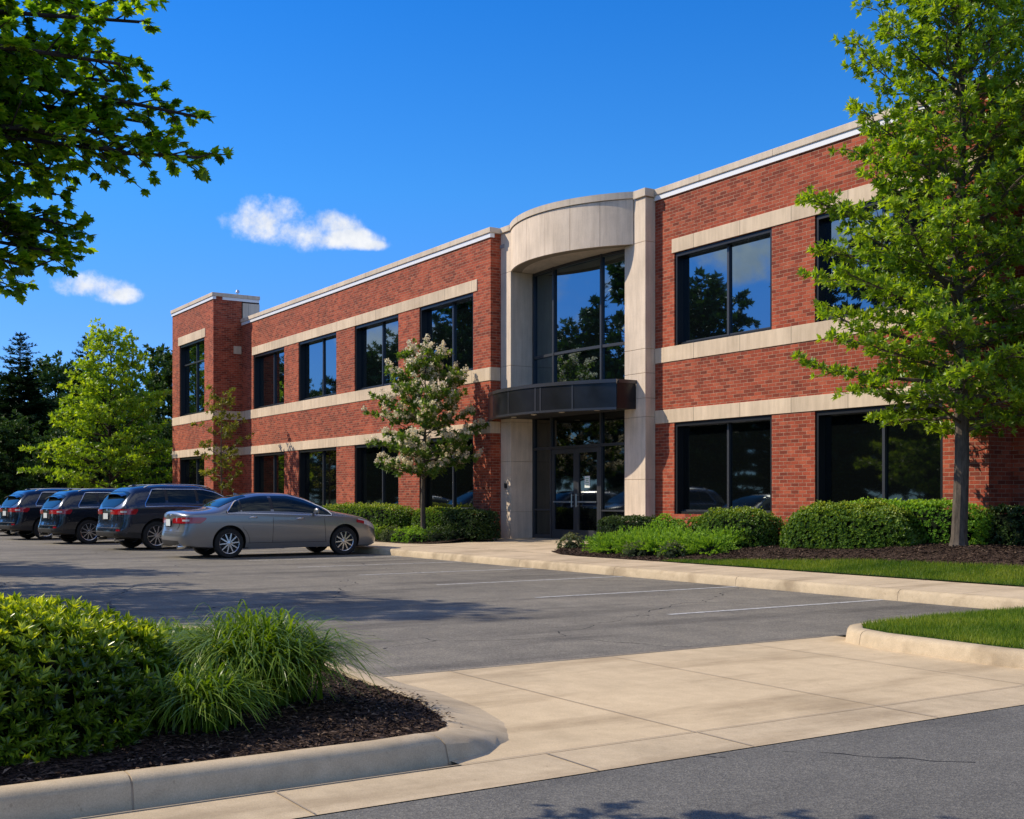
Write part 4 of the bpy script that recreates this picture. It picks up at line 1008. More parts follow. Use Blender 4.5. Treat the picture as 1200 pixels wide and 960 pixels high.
def make_car(kind, name, label, paint, paint2=None, group='cars parked along the kerb'):
    root = empty(name, (0,0,0), label, 'car', group); sedan = kind == 'sedan'
    if sedan:
        L, W, axr, axf, R, wr = 4.86, 1.86, 1.08, 3.90, .385, .335
        sh = Shell(L, W, [(0,1.00),(.05,1.055),(.2,1.075),(.55,1.10),(.82,1.14),(1.15,1.30),(1.5,1.42),(2.0,1.48),(2.5,1.475),(2.9,1.40),(3.3,1.24),(3.62,1.09),(3.9,1.03),(4.3,.965),(4.6,.88),(4.78,.77),(4.86,.60)],
                   [(0,.92),(.5,.965),(1.2,.985),(2.4,.955),(3.4,.92),(3.9,.90),(4.4,.83),(4.7,.70),(4.86,.52)], [(0,.30),(.35,.24),(1,.20),(3.8,.20),(4.6,.20),(4.86,.25)], Lf=.55, mf=3.0, Lr=.36)
    else:
        L, W, axr, axf, R, wr = 4.78, 1.94, .98, 3.80, .43, .375
        sh = Shell(L, W, [(0,1.08),(.05,1.14),(.20,1.34),(.36,1.53),(.50,1.63),(.8,1.68),(1.4,1.72),(2.1,1.715),(2.6,1.64),(3.0,1.46),(3.4,1.24),(3.7,1.14),(4.1,1.09),(4.5,1.0),(4.7,.85),(4.78,.62)],
                   [(0,1.03),(.5,1.10),(1.4,1.12),(2.6,1.07),(3.5,1.02),(4.1,.97),(4.5,.84),(4.78,.56)], [(0,.38),(.3,.30),(1,.25),(3.8,.25),(4.5,.26),(4.78,.33)], Lr=.36, mr=3.4, lean=.36, p=5.0, bump_r=.09)
    body = sh.mesh('body', [M[paint], M['plastic']], None if sedan else .46, R, (axr, axf), .2)
    body.parent = root
    def strip(mb, y0, y1, lo, hi, sg, off=.006, ny=24, nz=6, m=0):
        rows = []
        for i in range(ny+1):
            y = y0+(y1-y0)*i/ny; a, b = lo(y), max(lo(y)+.001, hi(y)); rows.append([sh.pt(y, a+(b-a)*j/nz, sg, off) for j in range(nz+1)])
        mb.grid(rows, m)
    # side glass with chrome surround
    if sedan: g0, g1, parts = 1.02, 3.56, [(1.05,1.34),(1.38,2.06),(2.14,3.50)]; hi_c = lambda y: sh.top(y)-.075-.03*max(0,(y-2.9)); lo_c = lambda y: sh.zb(y)+.035
    else: g0, g1, parts = .66, 3.22, [(.68,1.22),(1.30,2.08),(2.16,3.14)]; hi_c = lambda y: min(sh.top(y)-.125, 1.575); lo_c = lambda y: sh.zb(y)+.03
    def hi_w(y):
        e0 = lo_c(y)+ (y-g0)*(1.0 if sedan else 1.5) + (.02 if sedan else .06)
        return max(lo_c(y)+.002, min(hi_c(y), e0, lo_c(y)+(g1-y)*1.2+.0))
    for sg in (-1, 1):
        bk = MB(); strip(bk, g0-.02, g1+.02, lambda y: lo_c(y)-.015, lambda y: hi_w(min(g1,max(g0,y)))+.018, sg, .004, 40); bk.build('window_surround', M['plastic'], root, smooth=True, o=(0,0,0), fix=False)
        for a, b in parts:
            gl = MB(); strip(gl, a, b, lo_c, hi_w, sg, .009); gl.build('side_window', M['car_glass'], root, smooth=True, o=(0,0,0), fix=False)
        ch = MB(); n = 40; ys_ = [g0+(g1-g0)*i/n for i in range(n+1)]
        ch.tube([sh.pt(y, lo_c(y)-.012, sg, .010) for y in ys_]+[sh.pt(y, hi_w(y)+.012, sg, .010) for y in ys_[::-1]]+[sh.pt(g0, lo_c(g0)-.012, sg, .010)], .015, 5); ch.build('window_trim', M['chrome'], root, smooth=True, o=(0,0,0), fix=False)
        # door seams, sill strip
        se = MB(); seams = [(1.42,2.10),(2.10,2.10),(3.42,3.36)] if sedan else [(1.34,1.22),(2.14,2.14),(3.30,3.24)]
        for q, (yb_, yt_) in enumerate(seams):
            zt = lo_c(yt_)-.02; z0 = .34
            if q == 0: pts = [(yt_ if sedan else yt_, zt)] if False else None
            if q == 0:
                cx = axr; rr = R+.05
                pts = [(g0+ (.55 if sedan else .78), lo_c(g0+.5)-.02)] + [(cx+rr*math.cos(a)+.04, wr+rr*math.sin(a)) for a in [rad(v) for v in (52,38,24,10,0)]] + [(cx+rr+.05, .32)]
            else: pts = [(yt_+(yb_-yt_)*k/8, zt+(z0-zt)*k/8) for k in range(9)]
            se.tube([sh.pt(y,z,sg,.0005) for y,z in pts], .0045, 4)
        yy = [axr+R+.06+(axf-R-.12-axr-R)*k/16 for k in range(17)]
        se.tube([sh.pt(y,.335,sg,.0005) for y in yy], .0045, 4); se.build('door_seam', M['rim_dark'], root, o=(0,0,0), fix=False)
        sk = MB(); strip(sk, axr+R+.05, axf-R-.05, lambda y: .21 if sedan else .27, lambda y: .285 if sedan else .37, sg, .012, 16, 2); sk.build('side_skirt', M['plastic'] if not sedan else M[paint], root, smooth=True, o=(0,0,0), fix=False)
        for hy in ((1.62,2.76) if sedan else (1.55,2.72)):
            hz = lo_c(hy)-.10; h = MB(); p = [sh.pt(hy+d, hz+.01*(1 if abs(d) < .08 else 0), sg, .012+(.022 if abs(d) < .09 else 0)) for d in (-.11,-.09,-.04,.04,.09,.11)]; h.tube(p, [.008,.015,.016,.016,.015,.008], 8); h.build('door_handle', M['chrome'] if sedan else M[paint], root, smooth=True, o=(0,0,0), fix=False)
        # wing mirror
        my = 3.12 if sedan else 2.98; mz = lo_c(my)+.08; bx = sh.half(my, lo_c(my)); h = MB()
        h.tube([(sg*(bx-.03), my, mz-.05),(sg*(bx+.06), my-.01, mz-.02)], [.022,.025], 8)
        rows = []
        for k, (dx, s1, s2) in enumerate(((.04,.02,.03),(.06,.055,.07),(.12,.065,.082),(.19,.06,.075),(.225,.035,.05),(.23,.001,.001))):
            rows.append([(sg*(bx+dx), my+.03*math.cos(6.283*j/12)*(s1/.03)*.75+.01, mz+s2*math.sin(6.283*j/12)) for j in range(12)])
        h.grid(rows, 0, closed=True); h.build('wing_mirror', M[paint], root, smooth=True, o=(0,0,0))
        # tail lamps wrap the rear corner
        def corner(th, z, off):
            v = math.sin(th)**(2/sh.mr); y = sh.Lr*(1-v); f = math.cos(th)**(2/sh.mr); full = sh.half(y, z); x = full
            n = Vector((max(.15,math.cos(th)), -math.sin(th), 0)).normalized()
            return (sg*(x+n.x*off), sh.warp(y,z)+n.y*off, z)
        tl = MB(); rows = []; NT_ = 26
        z0, z1 = (.79,.925) if sedan else (.93,1.075)
        for i in range(NT_+1):
            t = i/NT_
            if t < .4: y = (.54 if sedan else .45) - (.54-sh.Lr if sedan else .45-sh.Lr)*(t/.4); f = lambda z, y=y: (sg*(sh.half(y,z)+.010), sh.warp(y,z), z)
            else: th = (t-.4)/.6*rad(83); th = max(th, .02); f = lambda z, th=th: corner(th, z, .012)
            squeeze = min(1, t/.30)**.7; rows_z = (z0+(1-squeeze)*(z1-z0)*.75, z1-(1-squeeze)*.01 - (.03*max(0,(t-.7)/.3)))
            rows.append([f(rows_z[0]+(rows_z[1]-rows_z[0])*k/5) for k in range(6)])
        tl.grid(rows); lamp = tl.build('tail_lamp', M['red_lens'], root, smooth=True, o=(0,0,0), fix=False)
        cl = MB(); rows = []
        for i in range(9):
            th = rad(20+26*i/8); rows.append([corner(th, z0+.045+(z1-z0-.095)*k/3, .017) for k in range(4)])
        cl.grid(rows); cl.build('reflector', M['clear_lens'], lamp, smooth=True, o=(0,0,0), fix=False)
        # headlamp
        hl = MB(); rows = []
        for i in range(13):
            y = L-.62+.50*i/12; zt = sh.zb(y)+.01; rows.append([sh.pt(y, zt-(.11*min(1,(i+1)/5))*k/4, sg, .010) for k in range(5)])
        hl.grid(rows); hb = hl.build('headlight', M['clear_lens'], root, smooth=True, o=(0,0,0), fix=False)
        sm = MB(); sm.grid([[sh.pt(L-.66+.1*i, sh.zb(L-.66+.1*i)-.02-.035*k, sg, .013) for k in range(3)] for i in range(3)]); sm.build('marker_lamp', M['red_lens'], hb, smooth=True, o=(0,0,0), fix=False)
        rf = MB(); zr = .50 if not sedan else .42
        rf.grid([[corner(rad(35+16*i/4), zr+.045*k, .012) for k in range(2)] for i in range(5)])
        if not sedan: rf.build('bumper_reflector', M['red_lens'], root, smooth=True, o=(0,0,0), fix=False)
        ex = MB(); ex.tube([(sg*.58, .22, .28),(sg*.58,-.015,.265)], [.045,.05], 14); ex.tube([(sg*.58,-.017,.265),(sg*.58,-.018,.265)], .038, 14, 1); ex.build('exhaust_tip', [M['chrome'],M['rim_dark']], root, smooth=True, o=(0,0,0))
    # windscreen and rear screen
    def screen(nm, y0, y1, m):
        g = MB(); rows = []
        for i in range(15):
            y = y0+(y1-y0)*i/14; w = sh.half(y, sh.zb(y)+(sh.top(y)-sh.zb(y))*.80)*m; rows.append([sh.toppt(y, -w+2*w*j/16, .009) for j in range(17)])
        g.grid(rows); g.build(nm, M['car_glass'], root, smooth=True, o=(0,0,0), fix=False)
    if sedan: screen('rear_window', .90, 1.56, .93); screen('windscreen', 2.72, 3.62, .93)
    else: screen('rear_window', .035, .36, .93); screen('windscreen', 2.42, 3.52, .92)
    # boot / tailgate lines, plate, badge
    def rear(x, z, off=.008):       # point on the rear face
        lo, hi = 0, sh.Lr
        for _ in range(40):
            m = (lo+hi)/2
            if sh.half(m, z) > abs(x): hi = m
            else: lo = m
        return (x, sh.warp(hi,z)-off, z)
    zp = .80 if sedan else .88
    pr = MB(); pr.grid([[rear(-.30+.6*i/8, zp-.10+.17*k/4, .003) for k in range(5)] for i in range(9)]); pr.build('plate_recess', M['plastic'], root, smooth=True, o=(0,0,0), fix=False)
    p = MB(); a = rear(-.155, zp-.07, .014); b = rear(.155, zp-.07, .014); c = rear(0, zp+.075, .014); yb = min(a[1], c[1])-.012
    p.box(-.155,.155,yb-.006,yb,zp-.075,zp+.078); p.build('number_plate', M['plate'], root, o=(0,0,0), bevel=.002)
    bz = zp+.15; bd = MB(); q = rear(0, bz, .012); bd.tube([(0,q[1]+.01,q[2]),(0,q[1]-.006,q[2])], [.042,.036], 20); bd.build('badge', M['chrome'], root, smooth=True, o=(0,0,0))
    se = MB()
    zt = .93 if sedan else 1.05
    se.tube([rear(.62*s_, z, .001) for s_, z in ((-1,zt),(-1.0,.74),(-.92,.66),(0,.655),(.92,.66),(1.0,.74),(1,zt))] , .005, 4)
    bl_z = .60 if sedan else .58
    se.tube([rear(x, bl_z, .002) for x in [-.8+.1*i for i in range(17)]], .005, 4); se.build('tailgate_seam', M['rim_dark'], root, o=(0,0,0), fix=False)
    df = MB(); df.grid([[rear(-.62+1.24*i/12, (.30 if sedan else .36)+(.10)*k/3, .006) for k in range(4)] for i in range(13)]); df.build('rear_valance', M['plastic'], root, smooth=True, o=(0,0,0), fix=False)
    if not sedan:
        sp = MB(); rows = []
        for i in range(13):
            x = -.62+1.24*i/12; z = sh.top(.36)-.05-.07*(abs(x)/.62)**3
            rows.append([(x,.17,z-.03),(x,.15,z-.015),(x,.19,z+.005),(x,.32,z+.035),(x,.50,z+.045)])
        sp.grid(rows); sp.build('spoiler', M[paint], root, smooth=True, o=(0,0,0), fix=False)
        for sg in (-1,1):
            rr = MB(); ys_ = [.75+.12*i for i in range(17)]
            rr.tube([(sg*(.60), y, sh.toppt(y,.60,0)[2]+(.045 if .8 < y < 2.6 else .0)) for y in ys_], .014, 6); rr.build('roof_rail', M['chrome'], root, smooth=True, o=(0,0,0), fix=False)
        cs = MB(); cs.grid([[rear(-.42+.84*i/8, 1.0+.022*k, .012) for k in range(2)] for i in range(9)]); cs.build('chrome_strip', M['chrome'], root, smooth=True, o=(0,0,0), fix=False)
    af = MB(); ya = 1.55 if sedan else .75; za = sh.top(ya)-.005
    af.add([(-.02,ya-.07,za),(.02,ya-.07,za),(.015,ya+.10,za),(-.015,ya+.10,za),(0,ya-.075,za+.055),(0,ya-.02,za+.045)], [(0,1,2,3),(0,4,1),(4,0,3,5),(1,4,5,2),(2,5,3)]); af.build('antenna_fin', M[paint], root, o=(0,0,0))
    gr = MB(); gr.grid([[( -.45+.9*i/8, sh.L+.012+.0-.10*abs((-.45+.9*i/8))**2, .38+.17*k/3) for k in range(4)] for i in range(9)]); gr.build('grille', M['plastic'], root, smooth=True, o=(0,0,0), fix=False)
    # wheels
    for wy in (axr, axf):
        for sg in (-1, 1):
            xo = sg*(W/2-.035); t = MB()
            def X(d): return xo - sg*d      # d = depth inward
            t.lathe([(wr*.70,X(.03)),(wr*.74,X(.005)),(wr*.92,X(.0)),(wr*.985,X(.02)),(wr,X(.05)),(wr,X(.18)),(wr*.97,X(.215)),(wr*.7,X(.22))], 40, 'x', 0, (0,wy,wr))
            ty = t.build('wheel', M['tyre'], root, smooth=True, o=(0,0,0))
            rm = MB(); rm.lathe([(wr*.72,X(.02)),(wr*.70,X(.012)),(wr*.665,X(.02)),(wr*.64,X(.06)),(wr*.62,X(.14))], 40, 'x', 0, (0,wy,wr))
            rm.lathe([(wr*.62,X(.13)),(0,X(.12))], 30, 'x', 1, (0,wy,wr))
            rm.lathe([(wr*.16,X(.03)),(wr*.15,X(.012)),(wr*.08,X(.008)),(0,X(.008))], 20, 'x', 0, (0,wy,wr))
            for k in range(10):
                a = 6.2832*k/10+.1; ca, sa = math.cos(a), math.sin(a)
                def sp_(rr, wd, dd): return (X(dd), wy+rr*ca-wd*sa, wr+rr*sa+wd*ca)
                r0_, r1_ = wr*.10, wr*.68; w0, w1 = .016, .013
                vs = [sp_(r0_,-w0,.018),sp_(r0_,w0,.018),sp_(r1_,w1,.022),sp_(r1_,-w1,.022),sp_(r0_,-w0,.06),sp_(r0_,w0,.06),sp_(r1_,w1,.05),sp_(r1_,-w1,.05)]
                rm.add(vs, [(0,1,2,3),(0,3,7,4),(1,5,6,2)])
            rm.build('rim', [M['rim'],M['rim_dark']], ty, smooth=True, o=(0,0,0))
    return root

sed = make_car('sedan', 'parked_car', 'grey metallic saloon car parked nearest the entrance walk, front wheels by the kerb', 'car_grey')
sed.location = (-26.65, 7.90, 0)
suv = make_car('suv', 'parked_car', 'dark blue-grey estate SUV with roof rails parked directly left of the grey saloon', 'car_blue')
suv.location = (-31.75, 7.75, 0); suv.rotation_euler = (0,0,.13)
def recolour(root, mat):
    for ch in root.children:
        if ch.data and ch.data.materials and ch.data.materials[0].name.startswith(('dark_blue_car',)):
            ch.data = ch.data.copy(); ch.data.materials[0] = mat
suv2 = copy_tree(suv, (-36.85,7.25,0), rz=.11, sc=(1,.97,.955), label='black SUV parked between the blue-grey SUV and the farther black one'); recolour(suv2, M['car_black'])
suv3 = copy_tree(suv, (-41.25,6.85,0), rz=.14, sc=(1.01,1,.975), label='farther black SUV partly hidden behind another black SUV, second from the left edge'); recolour(suv3, M['car_black'])
suv4 = copy_tree(sed, (-46.3,6.9,0), label='pale silver saloon cut off by the left edge of the photo')
for ch in suv4.children:
    if ch.data and ch.data.materials and ch.data.materials[0].name.startswith('grey_car'):
        ch.data = ch.data.copy(); ch.data.materials[0] = M['car_silver']

# ---------------------------------------------------------------- trees
def env_pts(*pts): return lambda t: interp(t, pts)
make_tree('maple_tree', 'tall bright green maple standing in the mulch bed at the right front of the building', 'tree', (-12.27,16.6,.52), 10.6, .135, 1.9,
          env_pts((0,1.6),(.08,2.25),(.2,2.4),(.40,1.95),(.62,1.55),(.85,.9),(1,.3)), 128, .118, M['leaf_maple'], M['bark'], el=(6,52), twig=.60, step=.12, leafn=8, sub=4, seed=5, W=.40, droop=.06, density=.97, top_tone=.10)
make_tree('flowering_tree', 'small slender tree with cream blossom beside the clipped hedges left of the entrance', 'tree', (-28.35,15.35,.38), 4.75, .075, 1.45,
          env_pts((0,1.0),(.12,1.6),(.4,1.4),(.7,1.0),(1,.35)), 40, .135, M['leaf_flower'], M['bark'], el=(6,50), twig=.42, step=.15, leafn=7, sub=3, seed=9, W=.48, blossoms=.26, droop=.02)
make_tree('sapling', 'thin yellowish young tree in front of the brick stair tower', 'tree', (-43.6,14.9,.3), 5.0, .05, 1.3,
          env_pts((0,.7),(.2,1.05),(.5,.95),(.8,.6),(1,.25)), 28, .15, M['leaf_sap'], M['bark_young'], el=(10,60), twig=.35, step=.22, leafn=5, sub=2, seed=13, W=.5, density=.85)
mgl = make_tree('maple_tree', 'broad light green maple standing beyond the parked cars, left of the brick tower', 'tree', (-56.3,13.9,0), 9.2, .13, 1.3,
          env_pts((0,2.5),(.12,3.5),(.35,2.8),(.6,1.8),(.85,.9),(1,.2)), 74, .20, M['leaf_maple'], M['bark_dark'], el=(5,50), twig=.8, step=.23, leafn=6, sub=3, seed=23, W=.5)

# conifers and woodland beyond
GP = 'woodland trees beyond the parking lot'
c1 = make_conifer('fir_tree', 'dark pointed fir at the left edge of the photo, tallest of the firs', (-76.9,13.6,0), 11.4, 4.1, seed=3, group=GP)
c2 = make_conifer('fir_tree', 'fir rising just left behind the light green maple', (-84.0,19.2,0), 12.4, 4.2, seed=4, group=GP)
dk = make_tree('woodland_tree', 'dark round tree showing between the light green maple and the brick tower', 'tree', (-79.5,24.2,0), 10.6, .2, 1.0,
          env_pts((0,2.8),(.2,3.9),(.5,3.7),(.8,2.4),(1,.8)), 70, .36, M['leaf_dark'], M['bark_dark'], el=(8,55), twig=1.1, step=.34, leafn=6, sub=3, seed=31, W=.6, group=GP)
bgs = [(c2,-72,8.0,.62,1.1,'low young fir in front of the tall left fir'),(c1,-90,14.0,.98,2.0,'fir in the second row between the two tall firs'),
       (dk,-74,5.5,.75,.7,'dark leafy tree at the far left edge behind the farthest cars'),(dk,-92,9.5,1.0,3.1,'dark leafy tree filling the gap left of the tall left fir'),
       (c1,-80,16.0,.70,4.2,'shorter fir behind the left side of the light green maple'),(dk,-86,22,.82,1.9,'dark leafy tree behind the top of the light green maple'),
       (c2,-76,21.5,.66,.4,'short fir hidden behind the right side of the light green maple'),(dk,-70,16.5,.62,2.8,'low dark tree directly behind the light green maple'),
       (dk,-66,9.0,.45,5.0,'low dark shrubby tree behind the farthest black SUV'),(dk,-68,19.5,.5,3.6,'low dark tree beside the foot of the brick tower'),
       (dk,-64,13.2,.42,1.3,'low shrubby tree behind the trunk of the light green maple'),(dk,-70,12.0,.50,4.4,'dark undergrowth tree below the two firs'),
       (dk,-62,17.0,.42,.2,'low dark tree touching the left corner of the brick tower'),(dk,-98,20,1.05,.9,'dark tree far behind the two firs'),(c1,-96,4.0,1.05,1.2,'fir far behind the left edge of the photo')]
for src, x, y, sc, rz, lab in bgs: copy_tree(src, (x,y,-.05), rz=rz, sc=sc, label=lab)
# trees across the lot, seen mirrored in the windows
GR = 'trees across the lot mirrored in the windows'
rng = random.Random(5)
k = 0
for x in range(-150, -28, 7):
    src = (dk, c1, dk, c2, dk)[k % 5]; k += 1
    t = copy_tree(src, (x+rng.uniform(-2,2), -25+rng.uniform(-5,4), 0), rz=rng.uniform(0,6), sc=rng.uniform(1.2,1.75)*(1.10 if x > -90 else 1), label='tree across the parking lot, mirrored in the windows'); t['group'] = GR
# tree at the far side of the lot whose shadow falls across the asphalt
copy_tree(mgl, (-20.4,-1.7,0), rz=1.0, sc=1.04, label='light green maple standing off the left side of the parking lot, nearer the street')
copy_tree(mgl, (-28.5,-1.6,0), rz=2.7, sc=.9, label='light green maple standing off the left side of the parking lot, farther from the street')
# foreground tree with branches hanging into the top left
def near_tree():
    random.seed(77)
    def W3(r, d, z): return Vector((C_*r - S_*d, S_*r + C_*d, z))
    base = W3(-4.9,4.2,.1); root = empty('shade_tree', base, 'large shade tree leaning its dark leafy branches in at the upper left', 'tree')
    wood = MB(); lv = Leaves()
    tk = [Vector((0,0,-.1)), Vector((0,0,.4)), Vector((.03,.02,1.6)), Vector((.0,.08,3.0)), Vector((-.05,.1,4.6)), Vector((.0,.1,6.2))]
    wood.tube(tk, [.21,.17,.145,.12,.08,.03], 12)
    ends = [((-1.36,5.3,2.86),2.6),((-1.50,5.5,3.14),2.7),((-1.66,5.2,3.42),2.9),((-1.95,5.5,3.66),3.0),((-2.1,5.1,2.93),2.5),((-2.05,5.4,2.48),2.1),
            ((-2.3,5.2,2.40),2.0),((-2.4,5.5,3.62),2.9),((-2.3,5.3,3.25),2.8),((-1.80,5.35,3.05),2.6),((-2.2,5.0,3.85),3.2),((-2.35,5.6,2.68),2.3),((-1.70,5.0,3.22),2.7),((-2.15,5.55,3.42),2.8),((-1.98,5.15,3.3),2.9),
            ((-1.62,5.45,2.98),2.6),((-1.85,5.6,3.48),2.9),((-2.05,5.0,3.62),3.0),((-2.0,5.45,3.12),2.6),((-2.25,5.1,3.08),2.6),((-2.5,5.3,3.45),2.9),((-2.6,5.5,3.2),2.8),((-2.5,5.2,3.8),3.2),((-1.75,5.2,2.88),2.5),((-2.25,5.5,2.62),2.2),((-2.4,5.0,2.9),2.5),((-1.95,5.2,2.78),2.4),((-2.7,5.4,3.6),3.0),((-2.12,5.6,2.95),2.5),((-1.9,5.6,3.3),2.8),((-2.05,5.6,3.75),3.1),((-2.2,5.3,2.52),2.1),((-2.0,5.3,2.62),2.2),((-2.35,5.4,3.05),2.6),((-1.7,5.5,3.1),2.7),((-2.15,4.9,3.3),2.8),((-2.1,5.2,2.38),2.0),((-2.02,5.35,2.56),2.15),((-2.25,5.45,2.48),2.1),((-2.4,5.1,2.55),2.1),((-2.2,5.6,2.8),2.4),((-2.45,5.6,2.4),2.0)]
    rest = [((-4.9+1.9*math.cos(a), 3.7+.9*math.sin(a), z), z-1.2) for a, z in [(1.9,4.4),(2.6,3.6),(3.3,4.2),(4.0,3.5),(4.6,4.6),(2.2,5.6),(3.6,5.7)]]
    for (e, z0) in ends + rest:
        st = Vector((0,.05,z0*.86)); en = W3(*e) - base; n = 9; pts = []
        wob = [Vector((random.uniform(-.06,.06),)*3) for _ in range(n+1)]
        for k in range(n+1):
            s = k/n; p = st.lerp(en, s); p.z += .42*math.sin(math.pi*s**.8)*(1-s*.25) ; pts.append(p + Vector((random.uniform(-.05,.05), random.uniform(-.05,.05), random.uniform(-.03,.03)))*(1 if k else 0))
        wood.tube(pts, [.032*(1-.86*k/n)+.002 for k in range(n+1)], 6, cap=False)
        s = .30
        while s <= 1.001:
            x = min(s,.999)*n; k = int(x); q = pts[k].lerp(pts[k+1], x-k); td = (pts[k+1]-pts[k]).normalized()
            for rep in range(1 if s < .9 else 1):
                az = math.atan2(td.y, td.x) + random.choice((-1,1))*rad(random.uniform(15,85)); dd = hvec(az, rad(random.uniform(-38,30))); tl = random.uniform(.10,.38)*(1.0 if s < .85 else .6)
                e2 = q+dd*tl; mid_ = q+dd*tl*.5+Vector((0,0,.015)); wood.tube([q, mid_, e2], [.005,.0035,.0015], 3, cap=False)
                for hp, hd in ((e2, dd), (mid_, (dd+Vector((0,0,.4))).normalized()), (q.lerp(e2,.8), hvec(az+random.choice((-1,1))*1.1, random.uniform(-.4,.3)))):
                    for j in range(7):
                        dj = (hd + Vector((random.uniform(-.9,.9), random.uniform(-.9,.9), random.uniform(-.8,.45)))).normalized()
                        lv.add(tuple(hp), tuple(dj), (random.uniform(-.6,.6),random.uniform(-.6,.6),1), random.uniform(.034,.058), min(1,max(0,.45+random.uniform(-.4,.4))))
            s += .0118
    wood.build('trunk', M['bark_dark'], root, smooth=True, o=(0,0,0), fix=False); lv.build('crown', .5, M['leaf_near'], root, 'lobed')
    return root
near_tree()

# ---------------------------------------------------------------- hedges and plants
def bz(x, y): return bedz(x,y)
make_bush('clipped_hedge', 'long clipped hedge behind the nose of the grey saloon, under the ground floor windows', 'hedge', (-33.3,15.9,bz(-33,15.9)), 3.0,.60,.74, .065, 6000, M['leaf_hedge'], p=5.5, lobes=.03, seed=2, sprout=.1)
make_bush('clipped_hedge', 'clipped hedge directly behind the slender flowering tree trunk', 'hedge', (-28.85,16.2,bz(-28,16.2)), 1.1,.48,.64, .06, 3000, M['leaf_hedge'], p=6, lobes=.02, seed=3)
make_bush('clipped_hedge', 'darker clipped hedge against the brick corner left of the entrance', 'hedge', (-26.98,16.0,bz(-27,15.9)), .92,.46,.66, .06, 3000, M['leaf_hedge_dark'], p=6, lobes=.02, seed=4)
make_bush('clipped_hedge', 'low box-shaped hedge right beside the entrance doors', 'hedge', (-20.55,16.3,bz(-20.5,16.3)-.02), .82,.42,.66, .05, 2900, M['leaf_hedge_dark'], p=6, lobes=.02, seed=5)
make_bush('round_shrub', 'small round shrub at the end of the box-shaped hedge by the entrance', 'shrub', (-19.15,16.2,bz(-19.1,16.2)-.02), .40,.40,.66, .05, 900, M['leaf_juniper'], p=2.6, seed=6)
make_bush('clipped_hedge', 'low flat green hedge between the small round shrub and the bronze rounded one', 'hedge', (-18.8,17.2,bz(-18.6,17.2)-.02), .75,.4,.62, .055, 1400, M['leaf_hedge'], p=5, lobes=.03, seed=7)
make_bush('round_shrub', 'bronze-tinged rounded shrub under the pier between the two right windows', 'shrub', (-17.35,16.55,bz(-17.3,16.5)-.03), 1.0,.58,.76, .052, 3800, M['leaf_hedge'], p=3.6, lobes=.05, seed=8, tone0=.22)
make_bush('clipped_hedge', 'long bright hedge running behind the big mounded shrub towards the maple trunk', 'hedge', (-14.0,17.35,bz(-14,17.3)-.03), 1.75,.45,.80, .055, 4200, M['leaf_juniper'], p=5, lobes=.03, seed=10)
make_bush('round_shrub', 'largest mounded shrub in front of the right hand window', 'shrub', (-14.5,16.5,bz(-14.5,16.4)-.04), 1.45,.62,.76, .058, 7000, M['leaf_hedge'], p=3.0, lobes=.07, seed=11, sprout=.15)
make_bush('clipped_hedge', 'dark hedge behind the maple trunk against the brick corner', 'hedge', (-11.9,17.75,bz(-12,17.7)-.04), .78,.4,.68, .055, 2000, M['leaf_hedge_dark'], p=5, lobes=.03, seed=12)
make_bush('clipped_hedge', 'dense green hedge at the right edge of the photo, right of the maple', 'hedge', (-9.55,17.0,bz(-9.8,17)-.03), 1.45,.5,.80, .05, 4800, M['leaf_hedge_dark'], p=4.5, lobes=.04, seed=14, tone0=.42)
# spreading junipers in front
jun = [(-19.95,15.15,.45,0.26),(-19.35,15.0,.5,0.29),(-18.75,15.1,.5,0.30),(-18.15,15.05,.52,0.29),(-17.5,15.15,.5,0.29),(-16.9,15.35,.48,0.27),(-19.5,15.65,.5,0.33),(-18.7,15.75,.55,0.36),(-17.9,15.75,.5,0.33),(-17.1,15.95,.45,0.30)]
jl = ['spreading bright juniper at the entrance end of the front row','spreading bright juniper second from the entrance in the front row','bright juniper near the middle of the front row','bright juniper in the front row below the gap between hedges','bright juniper in the front row before the bronze shrub','last bright juniper of the front row, nearest the lawn',
      'bright juniper behind the entrance end of the front row','taller bright juniper behind the middle of the front row','bright juniper in the back row under the round shrub','last bright juniper of the back row beside the big mounded shrub']
jm = None
def make_juniper(loc, R, h, seed, label, mat='leaf_juniper', n=150, group='junipers spreading in front of the right hedges'):
    random.seed(seed); lv = Leaves()
    for i in range(n):
        az = random.uniform(0,6.283); e = math.asin(random.uniform(.08,.98)); d = hvec(az, e); L = (R*math.cos(e)**.8+h*math.sin(e)*.95)*random.uniform(.75,1.1)
        m = 9
        for k in range(2, m+1):
            s = k/m; p = d*L*s; p.z *= .95; p = p*1.0 + Vector((0,0,-.06*s*s))
            tone = .15+.6*s+random.uniform(-.15,.15)
            for j in range(4):
                a = random.uniform(0,6.28); dj = (d*1.1 + hvec(a, random.uniform(-.6,.9))*.8 + Vector((0,0,.25))).normalized()
                lv.add(tuple(p), tuple(dj), tuple(hvec(random.random()*6.3,.4)), random.uniform(.04,.075), min(1,max(0,tone)))
    cv, cf = supershape(R,R,h,2.2,12,6,.62)
    o = lv.build('spreading_juniper', .3, M[mat], None, extra=(cv,cf,M['core'])); o.location = loc
    return tag(o, label, 'shrub', group)
for i, ((x,y,R_,h_), lab) in enumerate(zip(jun, jl)):
    if i < 3: o = make_juniper((x,y,bz(x,y)), R_, h_, 40+i, lab, n=170); jm = (jm or [])+[(o,R_,h_)]
    else:
        src, r0_, h0_ = jm[i % 3]; o = src.copy(); COL.objects.link(o); o.location = (x,y,bz(x,y)); o.scale = (R_/r0_,R_/r0_,h_/h0_); o.rotation_euler = (0,0,i*1.3); o['label'] = lab
